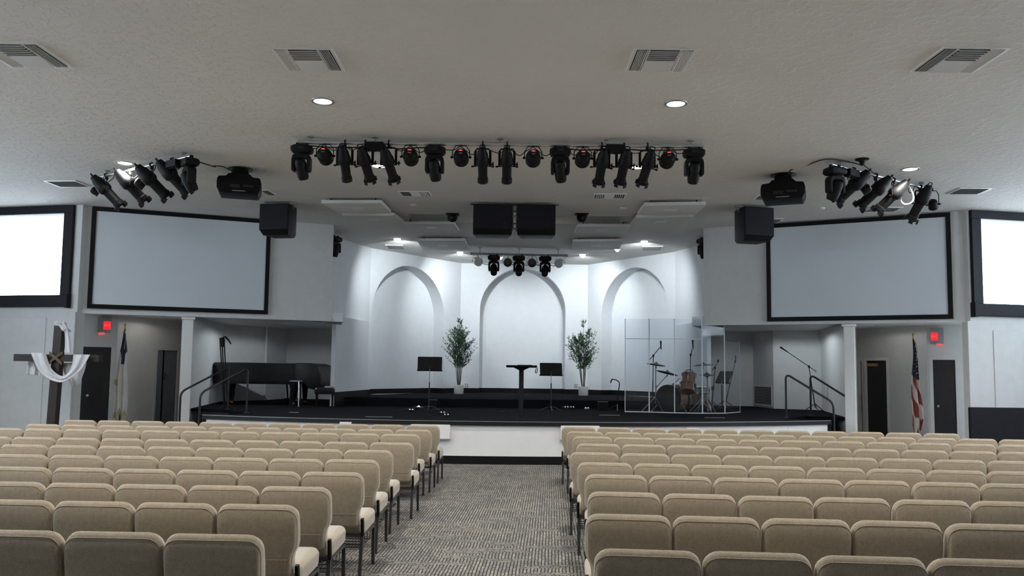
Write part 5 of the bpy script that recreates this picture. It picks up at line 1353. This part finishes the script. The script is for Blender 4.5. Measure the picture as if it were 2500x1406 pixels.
b = stage_pt(1738, 998); t = thing('drum_throne', 'round black drum stool behind the hi-hat', 'stool', (b.x, b.y+.4, DECK))
MB().lathe([(.14, .45), (.16, .47), (.16, .53), (.13, .55)], 20).build('seat', 'cover', t)
MB().tube([(0, 0, .15), (0, 0, .46)], .016, 8).build('post', 'chrome', t)
for k in range(3): a = 2*PI*k/3; MB().tube([(0, 0, .22), (.24*math.cos(a), .24*math.sin(a), .012)], .011, 6).build('leg', 'chrome', t)
# clear drum shield
bx = [(1526, 1006), (1585, 1007), (1647, 1009), (1715, 1010), (1770, 1010), (1807, 1007)]
base = [stage_pt(*p) for p in bx]
tops = [778, 778, 778, 778, 794, 833]
t = thing('drum_shield', 'clear acrylic drum shield of hinged panels round the drums', 'drum shield', (base[2].x, base[2].y, DECK))
for i in range(5):
    a, b = base[i], base[i+1]
    hgt = {0: 778, 1: 778, 2: 778, 3: 795, 4: 833}[i]
    z1 = P(bx[i][0], hgt, a.y).z; d = unit(a, b); n_ = V((-d.y, d.x, 0))
    zsp = P(1600, 826, 17.5).z
    parts = ((DECK+.005, zsp), (zsp+.004, z1)) if i < 4 else ((DECK+.005, z1),)
    for za_, zb_ in parts:
        m = MB(); A_, B_ = V((a.x, a.y, 0))+d*.006, V((b.x, b.y, 0))-d*.006
        m.slab([A_+V((0, 0, za_)), B_+V((0, 0, za_)), B_+V((0, 0, zb_)), A_+V((0, 0, zb_))], n_*.006); m.build('panel', 'acrylic', t, world=True, smooth=False)
    if i < 3:
        m = MB(); A_, B_ = V((a.x, a.y, zsp)), V((b.x, b.y, zsp)); m.beam(A_, B_, .012, .016); m.build('joint_strip', 'edge', t, world=True, smooth=False)
    m = MB(); A_, B_ = V((a.x, a.y, DECK+.012)), V((b.x, b.y, DECK+.012)); m.beam(A_, B_, .012, .02); m.build('bottom_strip', 'edge', t, world=True, smooth=False)
for i in range(6):
    a = base[i]; z1 = P(bx[i][0], tops[i], a.y).z; w_ = (.014, .024, .02, .026, .022, .008)[i]
    m = MB(); m.beam((a.x, a.y, DECK), (a.x, a.y, z1), w_, .014, up=(0, 1, 0)); m.build('hinge_strip', 'edge', t, world=True, smooth=False)

# ------------------------------------------------------------------ handrails
def rail(pts, label, r=.021):
    """polyline with rounded bends"""
    q = [V(p) for p in pts]; out = [q[0]]
    for i in range(1, len(q)-1):
        a, b, c_ = q[i-1], q[i], q[i+1]; k = .12
        p0 = b+(a-b).normalized()*k; p1 = b+(c_-b).normalized()*k; out += bez(p0, b, p1, 5)
    out.append(q[-1]); t_ = thing('stair_handrail', label, 'handrail', (q[0].x, q[0].y, min(q[0].z, q[-1].z)))
    MB().tube(out, r, 10).build('rail', 'blackm', t_, world=True)
    m = MB()
    for p in (q[0], q[-1]): m.lathe([(.05, 0), (.05, .012), (.03, .02)], 14, TR(*p))
    m.build('floor_flange', 'blackm', t_, world=True)
def two(pxt, pyt, dt, pxb, pyb, db, label):
    a = P(pxt, pyt, dt); b = P(pxb, pyb, db)
    rail([(a.x, a.y, DECK), (a.x, a.y, a.z), (b.x, b.y, b.z), (b.x, b.y, .0)], label)
two(1918, 912, SR[1]+.62, 2035, 983, SR[1]+.0, 'black tubular handrail on the front side of the right stairs')
two(1978, 914, SR[1]+1.55, 2090, 984, SR[1]+.85, 'black tubular handrail next to the right column')
two(606, 897, SL[1]+.70, 489, 960, SL[1]-.02, 'black tubular handrail on the front side of the left stairs')
two(560, 895, SL[1]+1.85, 441, 957, SL[1]+.95, 'black tubular handrail next to the left column')

# ------------------------------------------------------------------ clutter on the stage floor
def pedal(px, py, label, s=(.14, .10, .05), led=False, mt='black', rz=0):
    b = stage_pt(px, py); t_ = thing('effect_pedal', label, 'pedal', b, rz)
    prof = [(-s[1]/2, 0), (s[1]/2, 0), (s[1]/2, s[2]), (-s[1]/2, s[2]*.6)]
    m = MB(); m.loft([[V((-s[0]/2, y, z)) for y, z in prof], [V((s[0]/2, y, z)) for y, z in prof]]); m.build('case', mt, t_, bevel=.006, seg=1)
    m = MB(); m.lathe([(.014, 0), (.012, .02)], 10, TR(-.03, -.02, s[2]*.68)); m.lathe([(.014, 0), (.012, .02)], 10, TR(.03, -.02, s[2]*.68)); m.build('footswitch', 'chrome', t_)
    if led: MB().lathe([(.022, 0), (.015, .018), (.002, .022)], 12, TR(0, .02, s[2]*.85)).build('light', 'blueled', t_)
pedal(1022, 999, 'small pedal with a glowing blue light beside the music stand', (.22, .14, .07), True)
pedal(1004, 1004, 'flat black pedal left of the glowing pedal', (.16, .1, .05))
pedal(1081, 1012, 'black foot pedal in front of the left music stand', (.2, .1, .06)); pedal(1090, 1016, 'small black switch box at the front of the stage', (.1, .07, .04))
pedal(1383, 998, 'black pedal right of the right music stand', (.2, .12, .06)); pedal(1397, 998, 'second black pedal right of the right music stand', (.12, .1, .06)); pedal(1412, 994, 'small dark pedal behind the pedal pair', (.12, .08, .05)); pedal(1433, 999, 'grey tuner pedal on the stage floor', (.12, .07, .045), mt='grey')
for px, py, w_, h, lab in ((1053, 996, .20, .17, 'small black box behind the left music stand'), (1475, 1002, .22, .18, 'small black box behind the guitar stand')):
    b = stage_pt(px, py); t_ = thing('stage_box', lab, 'box', (b.x, b.y+.25, DECK)); MB().box((0, 0, h/2), (w_, .2, h)).build('case', 'black', t_, bevel=.008, seg=1)
    MB().box((0, 0, h+.006), (w_+.02, .22, .012)).build('lid', 'blackm', t_, bevel=.003, seg=1)
cb = lambda pts, lab: cable([stage_pt(x, y)+V((0, 0, .008)) for x, y in pts], lab, .008, group='cables on the stage floor')
cb([(965, 1003), (985, 1000), (1003, 997), (1016, 995), (1030, 1001), (1042, 998)], 'black cable snaking left of the left music stand')
cb([(1050, 1004), (1075, 999), (1110, 1001), (1140, 1000), (1160, 1003)], 'black cable running right of the left music stand')
cb([(1190, 1004), (1215, 1006), (1235, 1004), (1250, 1006)], 'black cable lying left of the lectern post')
cb([(1380, 1000), (1400, 996), (1425, 996), (1440, 1000)], 'black cable between the pedals on the right')
cb([(825, 966), (860, 962), (900, 966), (930, 970)], 'black cable on the floor right of the piano bench')
for px, py, w_, lab in ((717, 1007, .19, 'small metal floor plate before the piano'), (1488, 1014, .42, 'long metal floor plate before the guitar stand'), (1745, 1020, .40, 'thin metal floor plate before the drum shield'), (925, 1018, .5, 'metal floor plate near the front edge of the stage')):
    b = stage_pt(px, py); tag(MB().box((b.x, b.y, DECK+.004), (w_, .03, .008)).build('floor_plate', 'grey', smooth=False), lab, 'floor plate')
# return-air grille in the right recess
a_, b_ = gR2, gR
q0, q1 = L(1841, 940, a_, b_), L(1886, 985, a_, b_)
t = thing('wall_grille', 'grey return air grille low on the right recess wall', 'vent', V((q0.x, q0.y, q1.z))); u0, u1 = uof(q0, a_, b_), uof(q1, a_, b_)
z0, z1 = DECK+.05, q0.z
fb = lambda ua, ub, za_, zb_, o0, o1: MB().slab([on(a_, b_, ua, za_, o0), on(a_, b_, ub, za_, o0), on(a_, b_, ub, zb_, o0), on(a_, b_, ua, zb_, o0)], on(a_, b_, 0, 0, o1)-on(a_, b_, 0, 0, o0))
fb(u0, u1, z0, z1, .001, .006).build('backing', 'ventgrey', t, world=True, smooth=False)
for ua, ub, za_, zb_ in ((u0, u1, z0, z0+.03), (u0, u1, z1-.03, z1), (u0, u0+.03, z0, z1), (u1-.03, u1, z0, z1)): fb(ua, ub, za_, zb_, .002, .02).build('frame_bar', 'white', t, world=True, smooth=False)
for k in range(12):
    zz = z0+.04+(z1-z0-.08)*k/11; fb(u0+.03, u1-.03, zz, zz+.018, .006, .015).build('louvre', 'grey', t, world=True, smooth=False)
# white boxes on the stage front
def front_box(px0, px1, py0, py1, label, th=.09):
    d0 = V(arcp(.5)).y
    xm = P((px0+px1)/2, 1040, d0).x; yy = ccy-math.sqrt(cr*cr-(xm-ccx)**2)-th/2+.03
    p, q = P(px0, py0, yy-th/2), P(px1, py1, yy-th/2); slope = math.atan2(xm-ccx, math.sqrt(cr*cr-(xm-ccx)**2))
    t_ = thing('wall_box', label, 'box', V(((p.x+q.x)/2, yy, q.z)), slope)
    w_, h = q.x-p.x, p.z-q.z
    MB().box((0, 0, h/2), (w_, th, h)).build('case', 'stagefront', t_, bevel=.005, seg=1)
    MB().box((0, -.003, .012), (w_+.006, th, .018)).build('bottom_trim', 'grey', t_, smooth=False)
front_box(1003, 1098, 1036, 1074, 'white shallow box on the stage front, left of the aisle'); front_box(1369, 1464, 1039, 1077, 'white shallow box on the stage front, right of the aisle')
front_box(829, 858, 1030, 1045, 'small white box on the stage front behind the left seats', .06); front_box(1676, 1706, 1045, 1060, 'small white box on the stage front behind the right seats', .06)
# black partition at the far right
d_ = 14.6
p, q = P(2366, 994, d_), P(2760, 1000, d_)
t = thing('partition', 'low solid black partition against the right wall', 'partition', V(((p.x+q.x)/2, d_, 0)))
MB().box((0, 0, p.z/2), (q.x-p.x, .08, p.z)).build('board', 'frame', t, bevel=.006, seg=1)
for sx in (-1, 1): MB().box((sx*(q.x-p.x)*.45, 0, .02), (.06, .5, .04)).build('foot', 'black', t, smooth=False)

for o in COL.objects:
    if '_o' in o: del o['_o']
